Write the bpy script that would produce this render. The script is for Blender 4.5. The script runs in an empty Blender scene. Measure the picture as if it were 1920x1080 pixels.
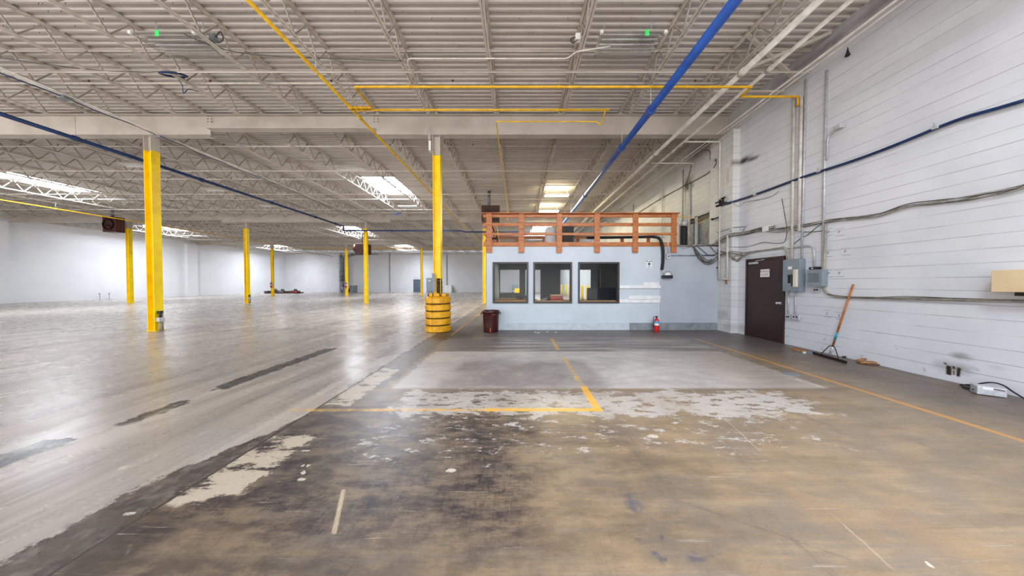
import bpy, math, random
from mathutils import Vector, Matrix
random.seed(7)
C = bpy.context.scene.collection
PI = math.pi

# ---------------------------------------------------------------- measuring the photograph
F, EYE = 507.0, 1.535                      # focal length in pixels of a 1920 px frame, lens height
PIT = math.atan(9 / F)
def ray(px, py):
    x = (px - 970) / F; y = -(py - 540) / F
    c, s = math.cos(PIT), math.sin(PIT)
    return (x, c + y * s, -s + y * c)
def fl(px, py, z=0.0):                     # point on the floor
    d = ray(px, py); t = (z - EYE) / d[2]; return Vector((d[0] * t, d[1] * t, z))
def wl(px, py, X=6.74):                    # point on a plane x = X
    d = ray(px, py); t = X / d[0]; return Vector((X, d[1] * t, EYE + d[2] * t))
def wlp(px, py, off=.03):                  # on the wall, or on the pilaster that stands proud of it
    if px < 1370: return wl(px, py, 6.55 - off)
    return dp(px, py, 8.28 - off) if px < 1386 else wl(px, py, 6.76 - off)
def dp(px, py, Y):                         # point on a plane y = Y
    d = ray(px, py); t = Y / d[1]; return Vector((d[0] * t, Y, EYE + d[2] * t))
def zp(px, py, z):                         # point on a plane z
    return fl(px, py, z)

# ---------------------------------------------------------------- colours and node helpers
def lin(h, a=1.0):
    h = h.lstrip('#'); o = []
    for i in (0, 2, 4):
        v = int(h[i:i + 2], 16) / 255
        o.append(v / 12.92 if v <= .04045 else ((v + .055) / 1.055) ** 2.4)
    return (o[0], o[1], o[2], a)

class NT:
    def __init__(s, name):
        s.m = bpy.data.materials.new(name); s.m.use_nodes = True
        s.t = s.m.node_tree; s.t.nodes.clear()
        s.out = s.n('ShaderNodeOutputMaterial')
        s.tc = None
    def n(s, typ, **kw):
        nd = s.t.nodes.new(typ)
        for k, v in kw.items(): setattr(nd, k, v)
        return nd
    def set(s, sock, v):
        if isinstance(v, bpy.types.NodeSocket): s.t.links.new(v, sock)
        else: sock.default_value = v
    def obj(s):
        if s.tc is None: s.tc = s.n('ShaderNodeTexCoord')
        return s.tc.outputs['Object']
    def math(s, op, a, b=None, c=None, clamp=False):
        nd = s.n('ShaderNodeMath', operation=op); nd.use_clamp = clamp
        s.set(nd.inputs[0], a)
        if b is not None: s.set(nd.inputs[1], b)
        if c is not None: s.set(nd.inputs[2], c)
        return nd.outputs[0]
    def add(s, a, b): return s.math('ADD', a, b)
    def sub(s, a, b): return s.math('SUBTRACT', a, b)
    def mul(s, a, b): return s.math('MULTIPLY', a, b)
    def mx(s, a, b): return s.math('MAXIMUM', a, b)
    def inv(s, a): return s.math('SUBTRACT', 1.0, a)
    def ss(s, lo, hi, v, a=0.0, b=1.0):
        nd = s.n('ShaderNodeMapRange', interpolation_type='SMOOTHSTEP')
        s.set(nd.inputs['Value'], v); s.set(nd.inputs['From Min'], lo); s.set(nd.inputs['From Max'], hi)
        nd.inputs['To Min'].default_value = a; nd.inputs['To Max'].default_value = b
        return nd.outputs[0]
    def sep(s, v):
        nd = s.n('ShaderNodeSeparateXYZ'); s.set(nd.inputs[0], v); return nd.outputs
    def comb(s, x, y, z=0.0):
        nd = s.n('ShaderNodeCombineXYZ')
        for i, v in enumerate((x, y, z)): s.set(nd.inputs[i], v)
        return nd.outputs[0]
    def scale(s, v, sc, rot=(0, 0, 0), loc=(0, 0, 0)):
        nd = s.n('ShaderNodeMapping'); s.set(nd.inputs['Vector'], v)
        nd.inputs['Scale'].default_value = sc; nd.inputs['Rotation'].default_value = rot; nd.inputs['Location'].default_value = loc
        return nd.outputs[0]
    def noise(s, v, scale=1.0, detail=4.0, rough=.55, dist=0.0):
        nd = s.n('ShaderNodeTexNoise'); s.set(nd.inputs['Vector'], v)
        nd.inputs['Scale'].default_value = scale; nd.inputs['Detail'].default_value = detail
        nd.inputs['Roughness'].default_value = rough; nd.inputs['Distortion'].default_value = dist
        return nd.outputs[0]
    def mix(s, f, a, b, blend='MIX'):
        nd = s.n('ShaderNodeMix', data_type='RGBA', blend_type=blend)
        s.set(nd.inputs[0], f); s.set(nd.inputs[6], a); s.set(nd.inputs[7], b)
        return nd.outputs[2]
    def bump(s, h, strength=.3, dist=.01):
        nd = s.n('ShaderNodeBump'); s.set(nd.inputs['Height'], h)
        nd.inputs['Strength'].default_value = strength; nd.inputs['Distance'].default_value = dist
        return nd.outputs[0]
    def surf(s, col, rough=.5, metal=0.0, normal=None, spec=.5, **kw):
        b = s.n('ShaderNodeBsdfPrincipled')
        s.set(b.inputs['Base Color'], col); s.set(b.inputs['Roughness'], rough); s.set(b.inputs['Metallic'], metal)
        b.inputs['Specular IOR Level'].default_value = spec
        if normal is not None: s.set(b.inputs['Normal'], normal)
        for k, v in kw.items(): s.set(b.inputs[k], v)
        s.t.links.new(b.outputs[0], s.out.inputs[0])
        return s.m
    def rect(s, x, y, x0, x1, y0, y1, soft):
        a = s.mul(s.ss(x0 - soft, x0 + soft, x), s.ss(x1 - soft, x1 + soft, x, 1.0, 0.0))
        b = s.mul(s.ss(y0 - soft, y0 + soft, y), s.ss(y1 - soft, y1 + soft, y, 1.0, 0.0))
        return s.mul(a, b)
    def spot(s, x, y, cx, cy, rx, ry):
        dx = s.math('DIVIDE', s.sub(x, cx), rx); dy = s.math('DIVIDE', s.sub(y, cy), ry)
        d = s.math('SQRT', s.add(s.mul(dx, dx), s.mul(dy, dy)))
        return s.ss(0.15, 1.0, d, 1.0, 0.0)

def paint(name, c1, c2=None, rough=.55, metal=0.0, scale=6.0, lo=.35, hi=.7, bump=0.0, spec=.5, stretch=(1, 1, 1)):
    t = NT(name); v = t.scale(t.obj(), stretch)
    f = t.ss(lo, hi, t.noise(v, scale, 5, .6))
    col = t.mix(f, lin(c1), lin(c2 or c1))
    nrm = t.bump(t.noise(v, scale * 8, 3), bump, .004) if bump else None
    return t.surf(col, rough, metal, nrm, spec)
def glow(name, c, strength):
    t = NT(name); e = t.n('ShaderNodeEmission'); e.inputs[0].default_value = lin(c); e.inputs[1].default_value = strength
    t.t.links.new(e.outputs[0], t.out.inputs[0]); return t.m

M = {}
M['deck'] = paint('painted_deck', '#c8c2bd', '#b9b3ad', .6, scale=1.3, stretch=(.4, 1.5, 1))
M['steel'] = paint('painted_steel', '#cdc6bc', '#bab2a7', .55, scale=3)
M['web'] = paint('joist_web_shaded', '#a49c92', '#8f877d', .6, scale=3)  # darker than the chords: shade on the web bars put into the colour
M['steel_light'] = paint('painted_girder', '#bdb6ad', '#aca59b', .55, scale=1.2)
M['yellow'] = paint('column_yellow', '#ffdd00', '#efc600', .42, scale=2.2)
M['yellow_pipe'] = paint('gas_yellow', '#e3b416', '#c8970d', .4, scale=4)
M['guard_yellow'] = paint('guard_yellow', '#eeb010', '#cf8f06', .45, scale=5, bump=.2)
M['black'] = paint('black_plastic', '#15151a', '#232326', .45)
M['rubber'] = paint('black_rubber', '#111114', '#1d1d22', .7, bump=.2, scale=20)
M['grey_box'] = paint('grey_enamel', '#7f8b93', '#717c84', .4, scale=4)
M['green_grey'] = paint('grey_green_enamel', '#66737a', '#586469', .45, scale=3)
M['galv'] = paint('galvanised', '#c2c5c8', '#a6a9ad', .4, .2, scale=14)
M['paper'] = paint('yellowed_paper', '#d9d4c4', '#c9c2ae', .7)
M['pipe_white'] = paint('white_pipe', '#d6d2ca', '#bdb7ad', .5, scale=5)
M['blue_pipe'] = paint('pipe_blue', '#2a55a8', '#23488f', .32, scale=3)
M['blue_dark'] = paint('blue_hose', '#0e3163', '#0a244b', .4, scale=6)
M['cable'] = paint('cable_grey', '#5b5852', '#3b3935', .6, scale=9)
M['cable_pale'] = paint('cable_pale', '#a39d93', '#7d776e', .6, scale=9)
M['wood'] = paint('orange_stained_wood', '#ba7641', '#985328', .5, scale=3.0, stretch=(1, 6, 6), bump=.1)
M['wood_pole'] = paint('pole_wood', '#b36f33', '#8f5020', .45, scale=8)
M['sill'] = paint('sill_wood', '#d2a06a', '#b9844c', .5, scale=6)
M['frame'] = paint('dark_window_frame', '#3a3032', '#2b2325', .4)
M['door'] = paint('dark_brown_door', '#37201b', '#2a1814', .35, scale=2)
M['heater'] = paint('heater_brown', '#45190f', '#2e110a', .45, scale=3)
M['heater_dark'] = paint('heater_grille', '#24100b', '#150a08', .5)
M['maroon'] = paint('maroon_plastic', '#431211', '#330d0d', .38, scale=5)
M['red'] = paint('red_enamel', '#d3201f', '#b31615', .3)
M['white'] = paint('white_enamel', '#e6e7e6', '#d5d6d5', .45)
M['cream'] = paint('cream_card', '#d9c39c', '#cdb48a', .6, scale=2)
M['green_tag'] = paint('green_tag', '#3fe070', '#2fd05f', .5)
M['green'] = paint('sign_green', '#0d6b4f', '#0b5c44', .5)
M['blue_label'] = paint('label_blue', '#5aa6cf', '#4b93bd', .5)
M['teal'] = paint('teal_band', '#2d8aa0', '#23788c', .5)
M['red_print'] = paint('red_print', '#b5484f', '#a03a42', .6)
M['ink'] = paint('pencil_ink', '#5d5f66', '#6b6d73', .8)
M['slate_door'] = paint('slate_blue_door', '#4c5b6b', '#414f5e', .45)
M['lamp_body'] = paint('lamp_body', '#d5d2cc', '#c2beb7', .45)
M['wire'] = paint('guard_wire', '#8a857f', '#6c6863', .4, .3)
M['concrete'] = paint('painted_concrete', '#bec7cd', '#b0b9bf', .6, scale=5, bump=.15)
M['curb'] = paint('grey_curb', '#8b9196', '#73787c', .65, scale=5, bump=.15)
M['office_in'] = paint('office_inner', '#6f6d62', '#5e5c52', .7, scale=2)
M['office_dark'] = paint('office_panelling', '#45403b', '#2e2a27', .55, scale=3, stretch=(7, 7, .6))
M['carpet'] = paint('office_carpet', '#4a4640', '#3a3731', .9, scale=20)
M['navy'] = paint('navy_door', '#1b2130', '#151a26', .4)
M['cardboard'] = paint('cardboard', '#a5774b', '#7c5532', .8, scale=8)
M['rust'] = paint('rusty_steel', '#6e4a33', '#463026', .7, scale=10)
M['duct'] = paint('galvanised_duct', '#8d949b', '#6f767d', .4, .4, scale=3)
M['sky'] = glow('skylight_sky', '#eef4ff', 86.0)
M['tube'] = glow('lit_lamp', '#fff0c4', 30.0)
M['tube_soft'] = glow('lit_office_lamp', '#fff3d8', 14.0)
t = NT('window_glass')
g = t.n('ShaderNodeBsdfGlossy'); g.inputs['Roughness'].default_value = .02; g.inputs['Color'].default_value = (.9, .95, 1, 1)
tr = t.n('ShaderNodeBsdfTransparent'); tr.inputs[0].default_value = (.93, .95, .95, 1)
mxs = t.n('ShaderNodeMixShader'); fr = t.n('ShaderNodeFresnel'); fr.inputs[0].default_value = 1.18
t.t.links.new(fr.outputs[0], mxs.inputs[0]); t.t.links.new(tr.outputs[0], mxs.inputs[1]); t.t.links.new(g.outputs[0], mxs.inputs[2])
t.t.links.new(mxs.outputs[0], t.out.inputs[0]); M['glass'] = t.m

# ---------------------------------------------------------------- floor
def floor_material():
    t = NT('worn_concrete_floor')
    p = t.obj(); x, y, _ = t.sep(p)
    big = t.noise(p, .35, 4, .55); med = t.noise(p, 1.6, 6, .62); fine = t.noise(p, 9, 6, .65); grit = t.noise(p, 70, 4, .75)
    cm = t.sub(med, .5); cf = t.sub(fine, .5); cg = t.sub(grit, .5)
    med2 = t.noise(t.scale(p, (1, 1, 1), loc=(7, 3, 0)), 1.6, 6, .62); cm2 = t.sub(med2, .5)
    strk = t.noise(t.scale(p, (3.4, .16, 1)), 1.0, 7, .62)           # long traffic streaks along the bays
    strk3 = t.noise(t.scale(p, (14, .6, 1), loc=(2, 5, 0)), 1.0, 6, .65)
    strk2 = t.noise(t.scale(p, (.5, 5.0, 1), (0, 0, .12)), 1.0, 6, .65)
    hat = t.noise(t.scale(p, (5, 46, 1), (0, 0, .06)), 1.0, 5, .75)  # fine scrapes across the bay
    hat2 = t.noise(t.scale(p, (60, 5, 1), (0, 0, .12)), 1.0, 5, .75)  # and along it
    scr = t.noise(t.scale(p, (1.1, 30, 1), (0, 0, .62)), 1.0, 5, .72)
    show = t.noise(t.scale(p, (1.5, 3.6, 1), (0, 0, -.15)), 1.7, 10, .76)
    jx = t.add(x, t.mul(cm, .9)); jy = t.add(y, t.mul(cm2, .8))
    fx = t.add(x, t.mul(cf, .25)); fy = t.add(y, t.mul(t.sub(show, .5), .25))
    # left, smoother slab
    left = t.mix(t.ss(.30, .70, t.add(t.mul(strk, .65), t.mul(strk3, .35))), lin('#786f66'), lin('#bdb3a7'))
    left = t.mix(t.mul(t.ss(.4, .75, big), .5), left, lin('#9a948e'))
    left = t.mix(t.mul(t.ss(.52, .72, fine), .12), left, lin('#6f665e'))
    left = t.mix(t.mul(t.ss(.56, .72, strk3), .16), left, lin('#5c5551'))
    dark = t.mx(t.rect(fx, jy, -4.50, -4.22, 3.9, 6.35, .02), t.mx(t.rect(fx, jy, -4.40, -4.20, 2.95, 3.5, .02), t.rect(fx, jy, -4.62, -4.30, 1.6, 2.65, .02)))
    left = t.mix(t.mul(dark, t.ss(.38, .5, t.add(t.mul(fine, .5), t.mul(strk3, .5)), .55, 1.0)), left, lin('#3b3a3b'))
    lb = t.mul(t.rect(fx, y, -4.25, -3.95, 2.0, 3.9, .12), t.ss(.45, .6, med))
    left = t.mix(t.mul(lb, .6), left, lin('#c4bcb0'))
    # right slab: tan, scuffed
    tan = t.mix(t.ss(.35, .65, t.add(t.mul(show, .5), t.mul(strk2, .5))), lin('#70604a'), lin('#958063'))
    tan = t.mix(t.mul(t.ss(.42, .62, t.add(t.mul(med2, .5), t.mul(scr, .5))), .75), tan, lin('#6f665d'))
    tan = t.mix(t.mul(t.ss(.52, .66, t.add(t.mul(hat2, .3), t.mul(t.noise(t.scale(p, (2.2, .5, 1), (0, 0, .1)), 1.0, 7, .66), .7))), .55), tan, lin('#5b5049'))
    tan = t.mix(t.mul(t.ss(.52, .68, t.noise(p, .9, 6, .65)), .4), tan, lin('#8f7352'))
    dk = t.mix(t.ss(.35, .65, fine), lin('#262328'), lin('#443a35'))
    dm = t.rect(jx, jy, -2.9, .25, 1.45, 3.7, .42)
    dm = t.mx(dm, t.mul(t.rect(jx, y, -2.6, -.5, .2, 1.7, .5), .85))
    dm = t.mx(dm, t.mul(t.rect(jx, jy, .2, 1.3, 1.5, 2.9, .3), .38))
    wear = t.ss(.44, .56, t.add(t.mul(show, .55), t.add(t.mul(hat, .15), t.add(t.mul(hat2, .15), t.mul(grit, .15)))))
    dfac = t.add(t.mul(dm, t.inv(t.mul(wear, .55))), t.mul(t.ss(.5, .7, t.add(t.mul(hat, .5), t.mul(hat2, .5))), .18), )
    right = t.mix(dfac, tan, dk)
    # pale worn band in front of the office and what surrounds it
    far = t.mix(t.ss(.35, .7, t.add(t.mul(strk2, .6), t.mul(med, .4))), lin('#625b56'), lin('#877f77'))
    right = t.mix(t.ss(5.6, 6.4, jy), right, far)
    pale = t.mix(t.ss(.3, .7, t.add(t.mul(show, .5), t.mul(med, .5))), lin('#928c85'), lin('#bdb7b1'))
    pm = t.rect(t.add(x, t.mul(cf, .3)), t.add(y, t.mul(cf, .06)), -1.85, 4.55, 3.92, 6.05, .05)
    pm = t.mul(pm, t.inv(t.mul(t.ss(2.2, 4.6, jx), .55)))
    right = t.mix(pm, right, pale)
    inn = t.mul(t.rect(jx, jy, -1.1, 1.35, 3.9, 5.3, .22), t.ss(.32, .6, med, .3, .85))
    right = t.mix(inn, right, lin('#746c66'))
    back = t.mul(t.rect(jx, t.add(y, t.mul(cf, .2)), -.6, 4.6, 6.05, 7.4, .15), t.ss(.4, .65, strk2))
    right = t.mix(t.mul(back, .6), right, lin('#aaa299'))
    # flaking coat
    fn = t.noise(t.scale(p, (1.8, 4.2, 1), (0, 0, .28)), 2.1, 12, .76)
    fm = t.mx(t.rect(jx, jy, -1.7, 3.9, 2.9, 4.0, .32), t.mul(t.rect(jx, jy, -1.9, 3.4, 2.1, 4.0, .4), .80))
    fl1 = t.ss(-.01, .05, t.sub(t.mul(fm, .60), t.add(fn, .035)))
    right = t.mix(t.mul(fl1, t.ss(.3, .6, med, .55, .95)), right, lin('#aaa49c'))
    # darker brown along the right wall and the office front
    wd = t.mx(t.ss(4.8, 6.0, jx), t.mul(t.ss(7.2, 8.1, t.add(y, t.mul(cm, .6))), t.ss(10.5, 8.9, y)))
    right = t.mix(t.mul(wd, .68), right, lin('#544b46'))
    right = t.mix(t.ss(8.9, 10.5, jy), right, t.mix(t.ss(.35, .65, strk), lin('#6f6862'), lin('#8d867e')))
    side = t.ss(-2.461, -2.455, x)
    col = t.mix(side, left, right)
    # dark ragged strip along the slab joint
    edge = t.add(-2.84, t.mul(.42, t.ss(1.9, 3.3, y)))
    sn2 = t.add(x, t.mul(t.sub(t.noise(t.scale(p, (1.5, 1.5, 1)), 2.6, 12, .78), .5), .55))
    ragL = t.mul(t.ss(-.012, .012, t.sub(sn2, edge)), t.ss(-2.45, -2.47, x))
    ragL = t.mx(ragL, t.mul(t.rect(x, jy, -2.47, -2.15, -3, 1.8, .12), .8))
    ragR = t.mul(t.rect(sn2, y, -2.5, -1.95, 3.9, 7.8, .015), .8)
    strip = t.mix(wear, lin('#242125'), lin('#4a3e34'))
    col = t.mix(t.mul(t.mx(ragL, ragR), t.ss(.38, .55, t.add(t.mul(fine, .6), t.mul(show, .4)), .65, .95)), col, strip)
    cream = t.mul(t.rect(t.add(x, t.mul(cf, .35)), jy, -2.45, -2.02, 1.9, 2.7, .02), t.ss(.44, .5, show))
    cream2 = t.mul(t.rect(t.add(x, t.mul(cf, .3)), jy, -2.44, -2.1, 3.4, 4.9, .02), t.ss(.42, .48, show))
    col = t.mix(t.mul(t.mx(cream, cream2), .9), col, lin('#b3a793'))
    for (px, py, rx, ry) in ((563, 899, .045, .014), (569, 886, .022, .022), (566, 873, .02, .012), (579, 873, .02, .012), (572, 845, .05, .01), (845, 882, .05, .02), (1745, 1059, .02, .015), (1225, 818, .06, .03), (232, 877, .04, .025), (244, 963, .04, .012)):
        q = fl(px, py)
        col = t.mix(t.mul(t.ss(.25, .4, t.mul(t.spot(t.add(x, t.mul(cf, .12)), t.add(y, t.mul(cg, .08)), q.x, q.y, rx * 1.3, ry * 1.6), t.ss(.3, .5, grit, .4, 1.0))), .85), col, lin('#bdb4a7'))
    for (px, py, rx, ry) in ((1188, 945, .09, .11), (1191, 1010, .025, .025), (1238, 1010, .025, .025), (1230, 1040, .03, .03), (1240, 1054, .03, .025), (1028, 848, .02, .02), (1310, 1050, .12, .04), (663, 807, .03, .02)):
        q = fl(px, py)
        col = t.mix(t.mul(t.spot(fx, fy, q.x, q.y, rx, ry), .7), col, lin('#3f4250'))
    # skid mark
    sk = t.mul(t.rect(t.add(x, t.mul(.475, y)), y, -.365, -.335, 1.63, 1.985, .008), t.ss(.35, .6, hat2, .5, 1.0))
    col = t.mix(t.mul(sk, .85), col, lin('#b0a084'))
    # fine scratches and grain
    col = t.mix(t.mul(t.mul(t.ss(.62, .68, scr), .4), side), col, lin('#b9aa92'))
    col = t.mix(t.mul(t.mul(t.ss(.64, .70, hat2), .3), side), col, lin('#b9aa92'))
    col = t.mix(t.mul(t.mul(t.ss(.38, .30, scr), .45), side), col, lin('#453e3a'))
    for ang, off, hw, c_ in ((1.05, 2.2, .004, '#4a4345'), (-.2, 1.7, .004, '#b9aa92'), (.75, -.6, .004, '#b9aa92'), (.95, .35, .006, '#a89a84')):
        dd = t.math('ABSOLUTE', t.add(t.sub(t.add(t.mul(x, math.cos(ang)), t.mul(y, math.sin(ang))), off), t.mul(cm, .10)))
        col = t.mix(t.mul(t.mul(t.ss(hw, hw * 2.5, dd, 1, 0), t.ss(.48, .6, med2)), t.mul(side, .4)), col, lin(c_))
    col = t.mix(t.mul(t.ss(.48, .72, grit), t.add(.12, t.mul(side, .16))), col, lin('#37312e'))
    # slab joints
    joint = None
    for jxv in (-2.46, -11.67, -20.9, -29.95):
        d = t.ss(.006, .016, t.math('ABSOLUTE', t.sub(x, jxv)), 1, 0); joint = d if joint is None else t.mx(joint, d)
    d = t.mul(t.ss(.004, .010, t.math('ABSOLUTE', t.sub(t.add(x, t.mul(cm, .05)), -7.05)), 1, 0), t.ss(.4, .55, med2)); joint = t.mx(joint, d)
    for jyv in (8.73, 20.93, 33.12):
        d = t.mul(t.ss(.008, .02, t.math('ABSOLUTE', t.sub(y, jyv)), 1, 0), t.ss(-2.3, -2.5, x)); joint = t.mx(joint, t.mul(d, .6))
    smear = None
    for jxv in (-11.67, -20.9, -29.95):
        d = t.mul(t.ss(.0, .35, t.math('ABSOLUTE', t.add(t.sub(x, jxv), t.mul(cm, .5))), 1, 0), t.ss(.42, .62, strk)); smear = d if smear is None else t.mx(smear, d)
    for jyv in (8.9, 21.2, 33.4):
        d = t.mul(t.mul(t.ss(.0, .8, t.math('ABSOLUTE', t.add(t.sub(y, jyv), t.mul(cm2, 1.2))), 1, 0), t.ss(.45, .6, med)), t.ss(-4, -9, x)); smear = t.mx(smear, d)
    col = t.mix(t.mul(smear, .55), col, lin('#57504c'))
    col = t.mix(t.mul(t.spot(jx, jy, -1.9, 8.2, 1.2, .8), .6), col, lin('#4a4036'))
    col = t.mix(joint, col, lin('#37322f'))
    # painted lines
    wearl = t.ss(.46, .54, t.add(t.mul(fine, .4), t.add(t.mul(show, .3), t.mul(grit, .3))))
    solid = t.ss(.36, .5, t.add(t.mul(fine, .4), t.mul(grit, .6)), .25, 1.0)
    def line(x0, x1, y0, y1, c, wmask, k=.9):
        nonlocal col
        m = t.rect(t.add(x, t.mul(cg, .02)), t.add(y, t.mul(cg, .025)), x0, x1, y0, y1, .007)
        col = t.mix(t.mul(t.mul(m, wmask), k), col, lin(c))
    line(-.4, 1.03, 3.215, 3.295, '#d6a02c', solid)
    line(-2.75, -.4, 3.215, 3.285, '#c99b3c', t.mx(wearl, .35), .8)
    line(.93, 1.03, 3.215, 4.0, '#d6a02c', solid)
    line(.92, 1.01, 4.0, 5.75, '#c29a45', wearl, .8)
    line(.90, .99, 6.2, 7.45, '#c69446', solid, .85)
    line(-2.1, 1.05, 5.4, 5.47, '#b8944f', t.mul(wearl, t.ss(.5, .58, med)), .8)
    line(4.885, 4.965, .5, 7.45, '#c0873a', solid, .85)
    line(-1.25, 4.7, 7.56, 7.63, '#a87d46', solid, .7)
    line(-1.99, -1.90, 7.95, 14.5, '#bf8f46', solid, .7)
    line(6.45, 6.5, 3.9, 5.2, '#b07f41', wearl, .7)
    a, b = fl(1490, 711), fl(1547, 727)
    dl = t.math('ABSOLUTE', t.sub(t.mul(t.sub(x, a.x), (b.y - a.y) / (b - a).length), t.mul(t.sub(y, a.y), (b.x - a.x) / (b - a).length)))
    col = t.mix(t.mul(t.mul(t.ss(.02, .035, dl, 1, 0), t.rect(x, y, min(a.x, b.x), max(a.x, b.x), b.y, a.y, .01)), t.mul(wearl, .8)), col, lin('#c9c7c2'))
    r = t.add(t.add(t.mul(side, .14), .27), t.mul(cm, .3))
    r = t.add(r, t.mul(cf, t.add(.06, t.mul(side, .2))))
    h = t.add(t.mul(fine, .5), t.mul(grit, .3))
    return t.surf(col, t.math('MAXIMUM', r, .16), 0, t.bump(t.mul(h, t.add(.12, t.mul(side, .88))), .12, .006), .5)

def block_wall(name, base, joint, axis, vert=.35, soot_and_dark=(), marks=(), horiz=.75):
    t = NT(name); p = t.obj(); X, Y, Z = t.sep(p)
    u = Y if axis == 'y' else X
    uv = t.comb(u, Z, 0.0)
    n1 = t.noise(uv, .8, 5, .6); n2 = t.noise(uv, 5, 5, .6); n3 = t.noise(t.scale(uv, (1, 3, 1)), 1.4, 4, .5)
    c = t.mix(t.ss(.35, .7, n1), lin(base[0]), lin(base[1]))
    rz = t.math('DIVIDE', Z, .2032); fz = t.math('FRACT', t.add(rz, 100.0)); row = t.math('FLOOR', t.add(rz, 100.0))
    dz = t.math('MINIMUM', fz, t.inv(fz))
    hj = t.mul(t.ss(.012, .045, dz, 1, 0), t.ss(.33, .6, n3, .15, 1.0))
    off = t.mul(t.math('MODULO', row, 2.0), .5)
    fu = t.math('FRACT', t.add(t.add(t.math('DIVIDE', u, .4064), off), 200.0)); du = t.math('MINIMUM', fu, t.inv(fu))
    vj = t.mul(t.ss(.008, .025, du, 1, 0), vert)
    j = t.mx(t.mul(hj, horiz), vj)
    c = t.mix(j, c, lin(joint))
    # scuffs near the floor
    sc = t.mul(t.mul(t.ss(.6, .7, t.noise(uv, 6, 7, .7)), t.ss(.1, .9, Z, 1, 0)), .6)
    c = t.mix(sc, c, lin('#6a6763'))
    for (cu, cz, ru, rz_, k, colr) in soot_and_dark:
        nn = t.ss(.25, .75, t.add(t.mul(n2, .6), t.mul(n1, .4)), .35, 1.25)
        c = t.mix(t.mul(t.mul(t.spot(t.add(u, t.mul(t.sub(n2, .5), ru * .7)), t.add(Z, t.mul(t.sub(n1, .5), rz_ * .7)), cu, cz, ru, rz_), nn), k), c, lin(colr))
    for (u0, u1, z0, z1, colr) in marks:
        c = t.mix(t.rect(t.add(u, t.mul(t.sub(n2, .5), .05)), t.add(Z, t.mul(t.sub(n2, .5), .05)), u0, u1, z0, z1, .012), c, lin(colr))
    h = t.sub(t.mul(n2, .15), j)
    return t.surf(c, .5, 0, t.bump(h, .35, .006), .4)

def plain_wall(name, a, b, scuff=.35, u_axis='x'):
    t = NT(name); p = t.obj(); X, Y, Z = t.sep(p); u = X if u_axis == 'x' else Y
    uv = t.comb(u, Z, 0.0)
    c = t.mix(t.ss(.35, .7, t.noise(uv, .7, 4)), lin(a), lin(b))
    m = t.mul(t.mul(t.ss(.62, .70, t.noise(t.scale(uv, (1, 2.2, 1)), 5, 7, .7)), t.ss(.15, 1.0, Z, 1, 0)), scuff)
    c = t.mix(m, c, lin('#585c60'))
    return t.surf(c, .5, 0, None, .4)
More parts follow.
